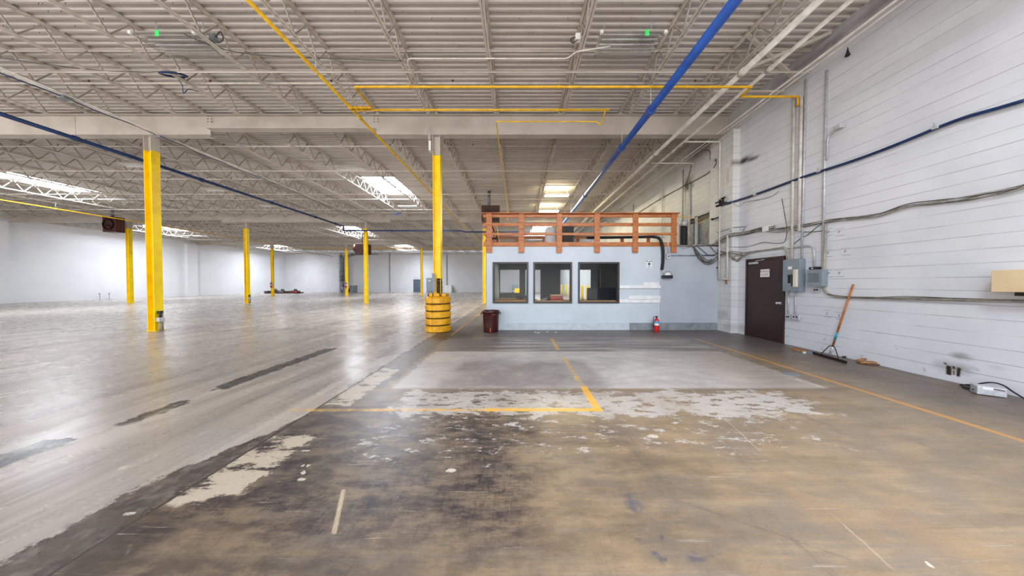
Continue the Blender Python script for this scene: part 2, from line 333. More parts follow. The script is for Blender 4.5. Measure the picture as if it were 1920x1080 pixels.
# ---------------------------------------------------------------- mesh helpers
class MB:
    def __init__(s): s.v = []; s.f = []; s.sm = []
    def _add(s, vs, fs, smooth=False):
        o = len(s.v); s.v += [tuple(v) for v in vs]; s.f += [tuple(i + o for i in f) for f in fs]; s.sm += [smooth] * len(fs); return s
    def box(s, x0, x1, y0, y1, z0, z1):
        x0, x1 = min(x0, x1), max(x0, x1); y0, y1 = min(y0, y1), max(y0, y1); z0, z1 = min(z0, z1), max(z0, z1)
        v = [(x0, y0, z0), (x1, y0, z0), (x1, y1, z0), (x0, y1, z0), (x0, y0, z1), (x1, y0, z1), (x1, y1, z1), (x0, y1, z1)]
        return s._add(v, [(3, 2, 1, 0), (4, 5, 6, 7), (0, 1, 5, 4), (1, 2, 6, 5), (2, 3, 7, 6), (3, 0, 4, 7)])
    def bar(s, p, q, w, h, up=(0, 0, 1)):
        p, q = Vector(p), Vector(q); d = (q - p).normalized(); u = Vector(up)
        r = d.cross(u)
        if r.length < 1e-4: r = d.cross(Vector((1, 0, 0)))
        r.normalize(); u = r.cross(d).normalized(); r *= w / 2; u *= h / 2
        v = [p - r - u, p + r - u, p + r + u, p - r + u, q - r - u, q + r - u, q + r + u, q - r + u]
        return s._add(v, [(0, 1, 2, 3), (7, 6, 5, 4), (0, 4, 5, 1), (1, 5, 6, 2), (2, 6, 7, 3), (3, 7, 4, 0)])
    def tube(s, path, r, n=8, closed=False, r2=None):
        P = [Vector(a) for a in path]; k = len(P); rings = []
        ref = None
        for i in range(k):
            a = P[i - 1] if i or closed else P[i]; b = P[(i + 1) % k] if i < k - 1 or closed else P[i]
            d = (b - a).normalized()
            if ref is None:
                ref = Vector((0, 0, 1)) if abs(d.z) < .9 else Vector((1, 0, 0))
            e = (ref - d * ref.dot(d))
            if e.length < 1e-4: e = d.orthogonal()
            e.normalize(); ref = e; g = d.cross(e)
            rr = r if r2 is None else r + (r2 - r) * i / (k - 1)
            rings.append([P[i] + (e * math.cos(2 * PI * j / n) + g * math.sin(2 * PI * j / n)) * rr for j in range(n)])
        v = [q for R in rings for q in R]; f = []
        for i in range(k if closed else k - 1):
            a, b = i * n, ((i + 1) % k) * n
            for j in range(n): f.append((a + j, a + (j + 1) % n, b + (j + 1) % n, b + j))
        s._add(v, f, True)
        if not closed:
            o = len(s.v) - len(v)
            s.f += [tuple(o + j for j in reversed(range(n))), tuple(o + (k - 1) * n + j for j in range(n))]; s.sm += [False, False]
        return s
    def cyl(s, p, q, r, n=16, r2=None): return s.tube([p, q], r, n, False, r2)
    def lathe(s, prof, c=(0, 0, 0), n=28, axis='z', cap=True):
        v = []; f = []; k = len(prof)
        for (r, h) in prof:
            for j in range(n):
                a = 2 * PI * j / n; x, y = r * math.cos(a), r * math.sin(a)
                q = (x, y, h) if axis == 'z' else ((h, x, y) if axis == 'x' else (y, h, x))
                v.append((c[0] + q[0], c[1] + q[1], c[2] + q[2]))
        for i in range(k - 1):
            for j in range(n):
                f.append((i * n + j, i * n + (j + 1) % n, (i + 1) * n + (j + 1) % n, (i + 1) * n + j))
        s._add(v, f, True)
        if cap:
            o = len(s.v) - len(v)
            if prof[0][0] > 1e-5: s.f.append(tuple(o + j for j in reversed(range(n)))); s.sm.append(False)
            if prof[-1][0] > 1e-5: s.f.append(tuple(o + (k - 1) * n + j for j in range(n))); s.sm.append(False)
        return s
    def prism(s, poly, axis, a, b):
        n = len(poly)
        def pt(u, w, t): return (t, u, w) if axis == 'x' else ((u, t, w) if axis == 'y' else (u, w, t))
        v = [pt(u, w, a) for u, w in poly] + [pt(u, w, b) for u, w in poly]
        f = [tuple(reversed(range(n))), tuple(range(n, 2 * n))] + [(i, (i + 1) % n, n + (i + 1) % n, n + i) for i in range(n)]
        return s._add(v, f)
    def build(s, name, mat, parent=None, bevel=0.0, label=None):
        org = ORG.get(parent.name, Vector((0, 0, 0))) if parent is not None else Vector((0, 0, 0))
        me = bpy.data.meshes.new(name)
        me.from_pydata([tuple(Vector(v) - org) for v in s.v], [], s.f); me.update()
        for i, pl in enumerate(me.polygons): pl.use_smooth = s.sm[i]
        me.materials.append(mat if not isinstance(mat, str) else M[mat])
        import bmesh
        bm = bmesh.new(); bm.from_mesh(me); bmesh.ops.recalc_face_normals(bm, faces=bm.faces); bm.to_mesh(me); bm.free()
        o = bpy.data.objects.new(name, me); C.objects.link(o)
        if parent is not None: o.parent = parent
        ORG[o.name] = org
        if bevel:
            b = o.modifiers.new('bevel', 'BEVEL'); b.width = bevel; b.segments = 2; b.limit_method = 'ANGLE'
        if label: o['label'] = label
        return o
ORG = {}
def tag(o, label, cat, group=None, kind=None):
    o['label'] = label; o['category'] = cat
    if group: o['group'] = group
    if kind: o['kind'] = kind
    return o
def thing(name, label, cat, loc=(0, 0, 0), group=None, kind=None):
    o = bpy.data.objects.new(name, None); C.objects.link(o); o.location = loc; o.empty_display_size = .1
    ORG[o.name] = Vector(loc); return tag(o, label, cat, group, kind)
def copy_tree(o, loc=None, label=None, group=None, parent=None):
    c = o.copy(); C.objects.link(c); c.parent = parent
    if loc is not None: c.location = loc
    if label: c['label'] = label
    if group: c['group'] = group
    for ch in list(o.children): copy_tree(ch, parent=c)
    return c
def struct(o, label=None):
    o['kind'] = 'structure'
    if label: o['label'] = label
    return o
def text(body, name, mat, parent, loc, size, rot, extrude=.0008):
    cu = bpy.data.curves.new(name, 'FONT'); cu.body = body; cu.size = size; cu.align_x = 'CENTER'; cu.align_y = 'CENTER'; cu.extrude = extrude
    cu.materials.append(M[mat])
    tmp = bpy.data.objects.new('lettering_curve', cu); C.objects.link(tmp)
    dg = bpy.context.evaluated_depsgraph_get(); dg.update()
    me = bpy.data.meshes.new_from_object(tmp.evaluated_get(dg)); bpy.data.objects.remove(tmp)
    o = bpy.data.objects.new(name, me); C.objects.link(o)
    org = ORG.get(parent.name, Vector((0, 0, 0))) if parent is not None else Vector((0, 0, 0))
    o.location = Vector(loc) - org; o.rotation_euler = rot
    if parent is not None: o.parent = parent
    return o
def arc(c, r, a0, a1, ax1, ax2, n=8):
    ax1, ax2 = Vector(ax1), Vector(ax2)
    return [Vector(c) + ax1 * r * math.cos(a0 + (a1 - a0) * i / n) + ax2 * r * math.sin(a0 + (a1 - a0) * i / n) for i in range(n + 1)]
def smooth(pts, k=4):                      # Catmull-Rom through the points
    P = [Vector(p) for p in pts]; out = []
    for i in range(len(P) - 1):
        a = P[max(i - 1, 0)]; b = P[i]; c = P[i + 1]; d = P[min(i + 2, len(P) - 1)]
        for j in range(k):
            u = j / k
            out.append(.5 * ((2 * b) + (c - a) * u + (2 * a - 5 * b + 4 * c - d) * u * u + (3 * b - a - 3 * c + d) * u ** 3))
    return out + [P[-1]]
def rounded(pts, r=.08, k=5):              # polyline with rounded corners
    P = [Vector(p) for p in pts]; out = [P[0]]
    for i in range(1, len(P) - 1):
        a = (P[i - 1] - P[i]); b = (P[i + 1] - P[i]); rr = min(r, a.length * .45, b.length * .45)
        a = P[i] + a.normalized() * rr; b = P[i] + b.normalized() * rr
        for j in range(k + 1):
            u = j / k; out.append(a * (1 - u) ** 2 + P[i] * 2 * u * (1 - u) + b * u * u)
    return out + [P[-1]]
def run(name, label, cat, pts, r, mat, group=None, n=8):
    return tag(MB().tube(pts, r, n).build(name, mat), label, cat, group)

# ---------------------------------------------------------------- setting
WX, LX, FY, BY = 6.76, -39.1, 45.5, -5.0
DECK = 6.95
ROWS = (8.73, 20.93, 33.12)
tag_ = None
CX = (-2.56, -11.70, -20.90, -29.97)
M['floor'] = floor_material()
struct(MB().box(LX - .3, WX + .3, BY - 4, FY + .3, -.2, 0).build('floor', 'floor'), 'worn stained concrete warehouse floor with yellow lines')

def g(px, py, X=6.74): q = wl(px, py, X); return q.y, q.z
so = []
for (px, py, ru, rz, k) in ((1395, 300, .38, .16, .9), (1412, 297, .3, .10, .75), (1376, 330, .12, .4, .35), (1290, 345, .5, .45, .85), (1292, 385, .22, .8, .55), (1222, 398, .7, .35, .6), (1240, 372, .5, .3, .5), (1394, 301, .24, .10, 1.3), (1408, 298, .25, .05, 1.0), (1289, 350, .3, .25, 1.0), (1786, 690, .30, .16, .55), (1800, 668, .16, .09, .6), (1870, 690, .15, .06, .2), (1305, 290, 1.1, .5, .5), (1360, 590, .6, .25, .35), (1385, 615, .5, .2, .4)):
    a = g(px, py); so.append((a[0], a[1], ru, rz, k, '#3b332c'))
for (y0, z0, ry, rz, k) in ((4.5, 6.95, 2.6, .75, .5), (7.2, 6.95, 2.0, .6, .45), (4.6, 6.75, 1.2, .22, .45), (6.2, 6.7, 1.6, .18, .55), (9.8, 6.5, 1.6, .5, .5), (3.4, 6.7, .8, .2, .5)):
    so.append((y0, z0, ry, rz, k, '#6b5f5f'))  # broad greyish darkening along the top of the wall
mk = []
for (a, b, c_, d) in ((1772, 685, 1781, 704), (1783, 686, 1788, 692), (1784, 694, 1787, 703), (1791, 688, 1798, 707), (1768, 680, 1773, 684)):
    p, q = g(a, b), g(c_, d); mk.append((min(p[0], q[0]), max(p[0], q[0]), min(p[1], q[1]), max(p[1], q[1]), '#2c1d14'))
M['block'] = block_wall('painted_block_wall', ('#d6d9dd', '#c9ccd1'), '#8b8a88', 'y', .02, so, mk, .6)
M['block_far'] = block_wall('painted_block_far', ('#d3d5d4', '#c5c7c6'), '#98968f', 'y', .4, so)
M['far_wall'] = plain_wall('far_wall_paint', '#d3d5d7', '#ccced1', .1)
M['left_wall'] = plain_wall('left_wall_paint', '#e0e2e4', '#dbdde0', .05, 'y')
M['office_wall'] = plain_wall('office_wall_paint', '#c2ccd3', '#b7c1c8', .5)
M['office_panel'] = plain_wall('office_panel_paint', '#b2b9c1', '#a6adb5', .7)

# right wall: split at the pilaster, with an opening for the louvred window above the office roof
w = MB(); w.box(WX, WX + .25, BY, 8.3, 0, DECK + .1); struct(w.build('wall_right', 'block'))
w = MB()
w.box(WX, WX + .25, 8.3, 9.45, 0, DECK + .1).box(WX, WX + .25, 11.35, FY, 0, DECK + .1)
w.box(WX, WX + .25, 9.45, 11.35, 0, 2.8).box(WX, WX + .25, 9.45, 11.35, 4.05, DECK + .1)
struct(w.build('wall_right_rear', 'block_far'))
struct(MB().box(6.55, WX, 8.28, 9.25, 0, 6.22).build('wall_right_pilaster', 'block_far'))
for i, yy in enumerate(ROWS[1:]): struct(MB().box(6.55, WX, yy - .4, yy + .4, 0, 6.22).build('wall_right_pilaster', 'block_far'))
struct(MB().box(LX, WX, FY, FY + .25, 0, DECK + .1).build('wall_far', 'far_wall'))
struct(MB().box(LX - .25, LX, BY, FY, 0, DECK + .1).build('wall_left', 'left_wall'))
for yy in ROWS[1:]: struct(MB().box(LX, LX + .35, yy - 1.3, yy - .25, 0, 6.215).build('wall_left_pilaster', 'left_wall'))
for px in (838.0, 731.0, 640.0):
    a = dp(px, 520, FY); struct(MB().box(a.x - .08, a.x + .08, FY - .12, FY, 0, 6.6).build('trim_far', paint('joint_grey', '#8d8f90') if 'joint_grey' not in bpy.data.materials else bpy.data.materials['joint_grey']))
struct(MB().box(LX, WX, FY - .1, FY, 6.35, 6.5).build('trim_far_ledge', 'steel'))
struct(MB().box(LX, LX + .12, BY, FY, 6.5, 6.62).build('trim_left_ledge', 'steel'))

# corrugated deck, with openings for the skylights
SKY = [(-7.12, 14.0, 16.5), (-25.4, 13.4, 16.0), (-16.27, 26.0, 28.6), (-34.5, 25.4, 28.0), (-16.27, 38.0, 40.6), (-34.5, 37.8, 40.4), (2.3, 26.0, 28.6), (2.3, 34.4, 36.9), (2.3, -1.9, .5), (-16.27, 1.2, 3.6)]  # last two are unseen, added to light the near floor
SW = .84
cuts = sorted({LX, WX} | {s_[0] - SW for s_ in SKY} | {s_[0] + SW for s_ in SKY})
d = MB(); P = .1524; nrib = int((FY + 4) / P)
for i in range(len(cuts) - 1):
    x0, x1 = cuts[i], cuts[i + 1]; mid = (x0 + x1) / 2
    holes = [(a, b) for (cx, a, b) in SKY if abs(mid - cx) < SW]
    prof = []
    for k in range(nrib):
        y = -4 + k * P
        inside = any(a - P * .5 < y < b + P * .5 for a, b in holes)
        if inside:
            if prof: 
                o = len(d.v)
                d._add([(x0, yy, zz) for yy, zz in prof] + [(x1, yy, zz) for yy, zz in prof], [(j, j + 1, len(prof) + j + 1, len(prof) + j) for j in range(len(prof) - 1)])
            prof = []
            continue
        prof += [(y, DECK), (y + .044, DECK), (y + .057, DECK + .033), (y + .139, DECK + .033)]
    if prof: d._add([(x0, yy, zz) for yy, zz in prof] + [(x1, yy, zz) for yy, zz in prof], [(j, j + 1, len(prof) + j + 1, len(prof) + j) for j in range(len(prof) - 1)])
struct(d.build('ceiling', 'deck'), 'pale corrugated steel roof deck')
# screw tips poking through the deck: far too many to count
sc = MB()
for k in range(850):
    x = random.uniform(-17, 6.4); y = 4.6 + random.random() ** 1.6 * 12
    y = -4 + round((y + 4) / P) * P + .02
    if any(abs(x - a) < SW + .1 and b0 - .3 < y < b1 + .3 for a, b0, b1 in SKY): continue
    sc.tube([(x, y, DECK), (x + random.uniform(-.006, .006), y, DECK - .03)], .004, 4)
tag(sc.build('roofing_screws', 'heater_dark'), 'dark roofing screw tips poking down through the corrugated deck', 'screws', None, 'stuff')

sky_names = ['skylight over the yellow gas main in the second bay', 'skylight above the left edge, nearest of the left ones', 'skylight behind the brown heater in the third bay', 'skylight in the third bay near the left wall', 'farthest skylight seen in front of the plain far wall', 'farthest skylight in the left corner', 'skylight seen through the middle of the office railing', 'skylight seen just above the lowest board of the office railing', None, None]
for (cx, a, b), nm in zip(SKY, sky_names):
    if nm: s_ = thing('skylight', 'glowing white ' + nm, 'skylight', (cx, (a + b) / 2, DECK), 'skylights in the roof deck')
    else: s_ = thing('skylight', 'unseen skylight added for light over ' + ('the brick wall side' if cx > 0 else 'the open floor' if cx > -10 else 'the far left floor'), 'skylight', (cx, (a + b) / 2, DECK), 'skylights in the roof deck')
    m = MB(); h = .30
    m.box(cx - SW - .03, cx - SW, a - P, b + P, DECK, DECK + h).box(cx + SW, cx + SW + .03, a - P, b + P, DECK, DECK + h)
    m.box(cx - SW, cx + SW, a - P, a - P + .03, DECK, DECK + h).box(cx - SW, cx + SW, b + P - .03, b + P, DECK, DECK + h)
    m.build('curb', 'white', s_)
    dm = MB(); nx, ny = 6, 6; vs = []; fs = []
    for i in range(nx + 1):
        for j in range(ny + 1):
            u, v = i / nx, j / ny; vs.append((cx - SW + 2 * SW * u, a - P + (b - a + 2 * P) * v, DECK + h + .18 * math.sin(PI * u) * math.sin(PI * v)))
    for i in range(nx):
        for j in range(ny): q = i * (ny + 1) + j; fs.append((q, q + 1, q + ny + 2, q + ny + 1))
    dm._add(vs, fs, True); dm.build('dome', 'sky', s_)

# ---------------------------------------------------------------- columns, girders, joists
def column(x, y, label, ztop, yel, foot=None):
    c = thing('steel_column', label, 'column', (x, y, 0), 'yellow steel columns', 'thing')
    hx, hy, tf, tw = .118, .11, .013, .010
    def sec(z0, z1, nm, mt):
        m = MB(); m.box(x - hx, x - hx + tf, y - hy, y + hy, z0, z1).box(x + hx - tf, x + hx, y - hy, y + hy, z0, z1).box(x - hx + tf, x + hx - tf, y - tw / 2, y + tw / 2, z0, z1)
        return m.build(nm, mt, c)
    sec(.015, yel, 'shaft', 'yellow'); sec(yel, ztop - .015, 'upper_shaft', 'steel_light')['label'] = 'white unpainted upper end of the column'
    MB().box(x - .17, x + .17, y - .15, y + .15, 0, .015).build('base_plate', 'yellow', c)
    MB().box(x - .17, x + .17, y - .15, y + .15, ztop - .015, ztop).build('cap_plate', 'steel_light', c)
    return c
COLS = [(CX[0], 0, 'near yellow steel column standing inside the ribbed yellow column guard', 5.62),
        (CX[1], 0, 'thick yellow steel column alone in the left foreground', 5.75),
        (CX[0], 1, 'yellow steel column just left of the office corner, behind the maroon bin', 5.75),
        (CX[1], 1, 'yellow steel column in front of the round-fan brown heater', 5.75),
        (CX[2], 1, 'yellow steel column on the open left floor, third from the office corner in its row', 5.75),
        (CX[3], 1, 'yellow steel column beside the left-hand brown heater', 5.75),
        (CX[1], 2, 'distant yellow steel column next to the slate-blue far door', 5.7),
        (CX[2], 2, 'distant yellow steel column in front of the far wall ductwork', 5.7),
        (CX[3], 2, 'distant yellow steel column in front of the debris pile by the far wall', 5.7)]
for (x, r, lb, yl) in COLS: column(x, ROWS[r], lb, 6.22, yl)
for (x, r, lb) in ((CX[1], 0, 'left foreground column'), (CX[2], 1, 'column on the open left floor')):
    y = ROWS[r]; o = thing('floor_conduit_box', 'conduit stub and box at the foot of the ' + lb, 'outlet box', (x + .2, y - .02, 0), 'outlet boxes at column feet')
    m = MB(); m.cyl((x + .185, y - .04, 0), (x + .185, y - .04, .3), .025).cyl((x + .185, y + .03, 0), (x + .185, y + .03, .55), .022); m.build('conduit', 'cable_pale', o)
    MB().box(x + .122, x + .24, y - .09, y + .05, .30, .43).build('box', 'galv', o, .006)
    MB().cyl((x + .18, y - .02, .43), (x + .18, y - .02, .56), .03).box(x + .122, x + .22, y - .06, y + .03, .56, .64).build('plug', 'black', o)

def girder(x0, x1, y, z0, label, ends=(False, False)):
    gd = thing('steel_girder', label, 'girder', (x0, y, z0), 'white roof girders', 'thing')
    z1 = 6.87; hw = .125; m = MB()
    m.box(x0, x1, y - .006, y + .006, z0 + .016, z1 - .016); m.build('web', 'steel_light', gd)
    MB().box(x0, x1, y - hw, y + hw, z0, z0 + .018).build('bottom_flange', 'steel_light', gd)
    MB().box(x0, x1, y - hw, y + hw, z1 - .018, z1).build('top_flange', 'steel_light', gd)
    for e, xe in zip(ends, (x0, x1)):
        if e:
            MB().box(xe - .10, xe + .10, y - .018, y - .007, z0 + .2, z1 - .05).build('splice_plate', 'steel_light', gd)
            b = MB()
            for sx in (-.055, .055):
                for k in range(4): b.cyl((xe + sx, y - .033, z0 + .26 + k * .085), (xe + sx, y - .018, z0 + .26 + k * .085), .016, 6)
            b.build('bolts', 'rust', gd)
rn = ('first', 'second', 'third')
for r, y in enumerate(ROWS):
    girder(-4.5, WX - .02, y, 6.22, f'deep white steel girder of the {rn[r]} row running into the brick wall')
    girder(-9.8, -4.5, y, 6.42, f'shallower white girder hung between the deep girders of the {rn[r]} row, office side', (True, True))
    girder(-22.75, -9.8, y, 6.22, f'deep white steel girder of the {rn[r]} row over the open floor')
    if r:
        girder(-28.1, -22.75, y, 6.42, f'shallower white girder of the {rn[r]} row toward the left wall', (True, True))
        girder(LX + .02, -28.1, y, 6.22, f'deep white steel girder of the {rn[r]} row ending at the left wall')

JX = [5.0, 3.25, 1.34, -.62] + [CX[0] - 1.829 * k for k in range(20)]
def joist(L):
    j = thing('roof_joist', 'x', 'joist', (0, 0, 0), 'white open-web roof joists', 'thing')
    zt, zb = 6.915, 6.41
    m = MB(); m.box(-.056, -.008, 0, L, 6.938, 6.945).box(.008, .056, 0, L, 6.938, 6.945).box(-.014, -.008, 0, L, 6.89, 6.938).box(.008, .014, 0, L, 6.89, 6.938)
    m.box(-.05, .05, 0, .2, 6.872, 6.89).box(-.05, .05, L - .2, L, 6.872, 6.89); m.build('top_chord', 'steel', j)
    b0, b1 = .85, L - .85
    m = MB(); m.box(-.048, -.008, b0, b1, zb - .006, zb).box(.008, .048, b0, b1, zb - .006, zb).box(-.014, -.008, b0, b1, zb, zb + .04).box(.008, .014, b0, b1, zb, zb + .04); m.build('bottom_chord', 'steel', j)
    n = round((b1 - b0) / .62); st = (b1 - b0) / n; pts = [(.15, zt)]
    for k in range(n): pts += [(b0 + st * k, zb + .02), (b0 + st * (k + .5), zt)]
    pts += [(b1, zb + .02), (L - .15, zt)]
    m = MB()
    for a, b in zip(pts[:-1], pts[1:]): m.bar((0, a[0], a[1]), (0, b[0], b[1]), .024, .024, (1, 0, 0))
    m.build('web', 'web', j)
    return j
bays = [(-3.46, 8.73, 'bay before the first girder', 12), (8.73, 20.93, 'bay behind the first girder', 24), (20.93, 33.12, 'bay behind the second girder', 24), (33.12, 45.5, 'bay against the far wall', 24)]
ordn = ['', 'second ', 'third ', 'fourth ', 'fifth ', 'sixth ', 'seventh ', 'eighth ', 'ninth ', 'tenth ', 'eleventh ', 'twelfth ', 'thirteenth ', 'fourteenth ', 'fifteenth ', 'sixteenth ', 'seventeenth ', 'eighteenth ', 'nineteenth ', 'twentieth ', 'twenty-first ', 'twenty-second ', 'twenty-third ', 'twenty-fourth ']
protos = {}
for (y0, y1, nm, cnt) in bays:
    for k, x in enumerate(JX[:cnt]):
        L = round(y1 - y0, 2)
        lab = f"white open-web joist, {ordn[k] + 'from' if k else 'nearest'} the right wall, in the {nm}".replace('nearest the', 'nearest the')
        if L not in protos: protos[L] = joist(L); o = protos[L]; o.location = (x, y0, 0); o['label'] = lab
        else: o = copy_tree(protos[L], (x, y0, 0), lab)
for bi, (y0, y1, nm, cnt) in enumerate(bays):
    offs = (9.75,) if bi == 0 else (3.05, 6.1, 9.15)
    for q, of in enumerate(offs):
        y = y0 + of; xl = JX[cnt - 1]
        for z, lv in ((6.402, 'bottom'), (6.88, 'top')):
            m = MB(); m.box(xl, WX - .01, y - .016, y + .016, z - .004, z).box(xl, WX - .01, y + .012, y + .016, z - .032, z - .004)
            which = ('', 'first ', 'middle ', 'last ')[q + 1 if bi else 0]
            tag(m.build('bridging_angle', 'steel_light' if bi == 0 else 'steel'), f'{which}white bridging angle across the {lv} chords in the {nm}', 'bridging', 'bridging angles between joists')
# diagonal braces by the wall
for (a, b, nm) in (((5.0, 5.95, 6.9), (6.72, 6.55, 6.35), 'falling'), ((5.0, 6.5, 6.4), (6.72, 5.9, 6.9), 'rising')):
    tag(MB().bar(a, b, .06, .07).build('diagonal_brace', 'steel_light'), f'white diagonal brace {nm} toward the brick wall, one of a crossed pair', 'brace', 'crossed braces by the brick wall')
tag(MB().bar((4.95, 6.9, 6.36), (6.72, 6.9, 6.36), .05, .05).build('wall_strut', 'steel_light'), 'white horizontal strut from last joist to the brick wall', 'brace')

# sprinkler branch lines
head = MB(); head.cyl((0, 0, 0), (0, 0, .05), .009, 6).cyl((0, 0, .05), (0, 0, .055), .028, 10).box(-.018, -.014, -.004, .004, .0, .055).box(.014, .018, -.004, .004, .0, .055)
hproto = None
for k in range(12):
    y = 6.78 + 3.08 * k
    if any(abs(y - r) < .3 for r in ROWS): y += .45
    xl = -16 if k == 0 else -38.5
    s_ = thing('sprinkler_pipe', f"thin white sprinkler pipe crossing under the roof, {ordn[k].strip() + ' from' if k else 'nearest'} the camera", 'pipe', (0, y, 6.48), 'sprinkler branch pipes')
    MB().tube([(xl, y, 6.48), (6.0, y, 6.48)], .022, 8).build('pipe', 'pipe_white', s_)
    if k < 6:
        x = 4.4
        while x > xl + .5:
            if hproto is None: ho = head.build('sprinkler_head', 'rust', None); hproto = ho
            else: ho = hproto.copy(); C.objects.link(ho)
            ho.parent = s_; ho.location = (x, 0, .02); x -= 3.0
# ---------------------------------------------------------------- overhead pipes
def pipe(name, label, cat, pts, r, mat, couplings=(), cr=1.35, cl=.06, group=None, n=12, cmat=None, cname='coupling'):
    p = thing(name, label, cat, pts[0], group)
    MB().tube(pts, r, n).build('run', mat, p)
    for a, b in couplings:
        a, b = Vector(a), Vector(b); MB().cyl(a, b, r * cr, n).build(cname, cmat or mat, p)
    return p
GZ = 5.98
gx = (zp(465, 0, GZ).x + zp(660, 205, GZ).x) / 2
a = zp(672, 163, GZ); b = zp(697, 202, GZ); c1 = zp(1410, 163, GZ); c2 = zp(1395, 175, GZ)
pipe('gas_pipe', 'long yellow gas main running away from the camera under the roof', 'pipe', [(gx, -3, GZ), (gx, 34.6, GZ)], .034, 'yellow_pipe',
     [((gx, q - .05, GZ), (gx, q + .05, GZ)) for q in (b.y, 7.05, 7.35, 13.4, 19.8, 26)])
pts = rounded([(gx, b.y, GZ), (b.x, b.y, GZ), (b.x, a.y, GZ), (c1.x, a.y, GZ), (c1.x, a.y + .32, GZ), (WX - .07, a.y + .32, GZ), (WX - .07, a.y + .32, GZ - .22)], .035, 3)
pipe('gas_pipe', 'yellow gas pipe crossing to the right wall with two square jogs', 'pipe', pts, .026, 'yellow_pipe',
     [((b.x - d_, b.y, GZ), (b.x - d_ - .05, b.y, GZ)) for d_ in (.12, .25, .38)] + [((x_, a.y, GZ), (x_ + .08, a.y, GZ)) for x_ in (-2.5, .9, 3.8)])
y2 = 7.02; e = zp(1132, 210, GZ)
pts = rounded([(gx, y2 - .02, GZ), (e.x, y2, GZ)], .03)
pipe('gas_pipe', 'yellow gas pipe crossing just in front of the first girder, stopping near the blue main', 'pipe', [(gx, y2, GZ), (e.x + .12, y2, GZ)], .026, 'yellow_pipe',
     [((gx + .1, y2, GZ), (gx + .16, y2, GZ)), ((gx + .24, y2, GZ), (gx + .3, y2, GZ)), ((1.0, y2, GZ), (1.06, y2, GZ))])
h0 = zp(1120, 228, 5.9); hx_ = zp(930, 226, 5.9)
pts = rounded([(e.x, y2, GZ), (e.x, y2, 5.9), (e.x, h0.y - .05, 5.78), (e.x - .1, h0.y, 5.9), (hx_.x, h0.y, 5.9), (hx_.x, 15.7, 5.9), (hx_.x, 15.7, 5.2), (-1.0, 15.75, 5.2)], .03, 3)
pipe('gas_pipe', 'thin yellow gas branch turning away toward the hanging heater above the office', 'pipe', pts, .016, 'yellow_pipe', n=8)
yx = (zp(0, 375, GZ).x + zp(230, 411, GZ).x) / 2
pipe('gas_pipe', 'yellow gas pipe running along the left bays past the left heater', 'pipe', [(yx, 8, GZ), (yx, 34.6, GZ)], .03, 'yellow_pipe', [((yx, 16.2, GZ), (yx, 16.3, GZ)), ((yx, 20.5, GZ), (yx, 20.6, GZ))])
pipe('gas_pipe', 'distant yellow gas pipe crossing in front of the far wall', 'pipe', [(yx, 34.6, GZ), (gx, 34.6, GZ)], .045, 'yellow_pipe')
for (x, y, s) in ((gx, 5.75, 'gas main near the camera'), (yx, 16.2, 'left gas pipe')):
    m = MB(); m.tube(arc((x, y, GZ), .045, 0, 2 * PI, (1, 0, 0), (0, 0, 1), 12), .006, 6).cyl((x, y, GZ + .04), (x, y, 6.42), .007, 6)
    tag(m.build('pipe_hanger', 'galv'), 'steel ring hanger holding the ' + s, 'hanger')

BZ = 5.80; bx = (zp(1385, 0, BZ).x + zp(1072, 397, BZ).x) / 2
cps = [zp(1219, 207, BZ).y, zp(1164, 277, BZ).y, 13.2, 16.6, 20.2]
bp = pipe('air_main', 'large bright blue pipe running away over the office, nearest the brick wall', 'pipe', [(bx, -3, BZ), (bx, 22, BZ)], .088, 'blue_pipe', [((bx, q - .06, BZ), (bx, q + .06, BZ)) for q in cps], 1.22, n=24)
for q in cps: MB().cyl((bx, q, BZ + .09), (bx, q, 6.42), .01, 6).build('hanger_rod', 'pipe_white', bp)
LZ = 5.8; lx = (zp(0, 216, LZ).x + zp(640, 422, LZ).x) / 2
pts = [(lx, -1, LZ), (lx, 20.35, LZ), (lx, 20.35, 5.47), (-4.25, 20.35, 5.47), (-3.95, 20.35, 5.38), (.4, 20.35, 5.38)]
lp = pipe('air_line', 'dark blue pipe on the left bending right along the second girder row', 'pipe', rounded(pts, .1, 4), .056, 'blue_dark', [((lx, q, LZ), (lx, q + .1, LZ)) for q in (8.0, 11.2, 14.4, 17.5, 19.4)] + [((q, 20.35, 5.47), (q + .12, 20.35, 5.47)) for q in (-9.5, -6.2)], 1.4)
for q in (8.05, 11.25, 14.45, 17.55): MB().cyl((lx, q, LZ + .05), (lx, q, 6.42), .008, 6).build('hanger_rod', 'galv', lp)
# conduit with a blue cable wound round it, along the column line
cxl = -2.419 * (6.26 - EYE)
cd = thing('cable_conduit', 'pale conduit with a blue cable wrapped round it, along the left column line', 'conduit', (cxl, 0, 6.26))
MB().tube([(cxl, 2, 6.26), (cxl, 40, 6.26)], .028, 8).build('conduit', 'pipe_white', cd)
MB().tube([(cxl + .07, 2, 6.27), (cxl + .07, 40, 6.27)], .018, 8).build('conduit', 'pipe_white', cd)
pts = []
for k in range(380):
    y = 2.5 + k * .09; ph = y * 5.0
    pts.append((cxl + .01 + .035 * math.sin(ph) * (1 if y < 7 or 9.5 < y < 12 or 15 < y < 17 else .2), y, 6.215 - .02 * math.sin(y * 1.3) - .012 * math.cos(ph)))
MB().tube(pts, .014, 6).build('blue_cable', 'blue_dark', cd)
for q in (5.1, 6.9, 8.72, 12.0, 18.0):
    MB().box(cxl - .07, cxl + .11, q - .07, q + .07, 6.17, 6.24).build('clamp', 'duct', cd)
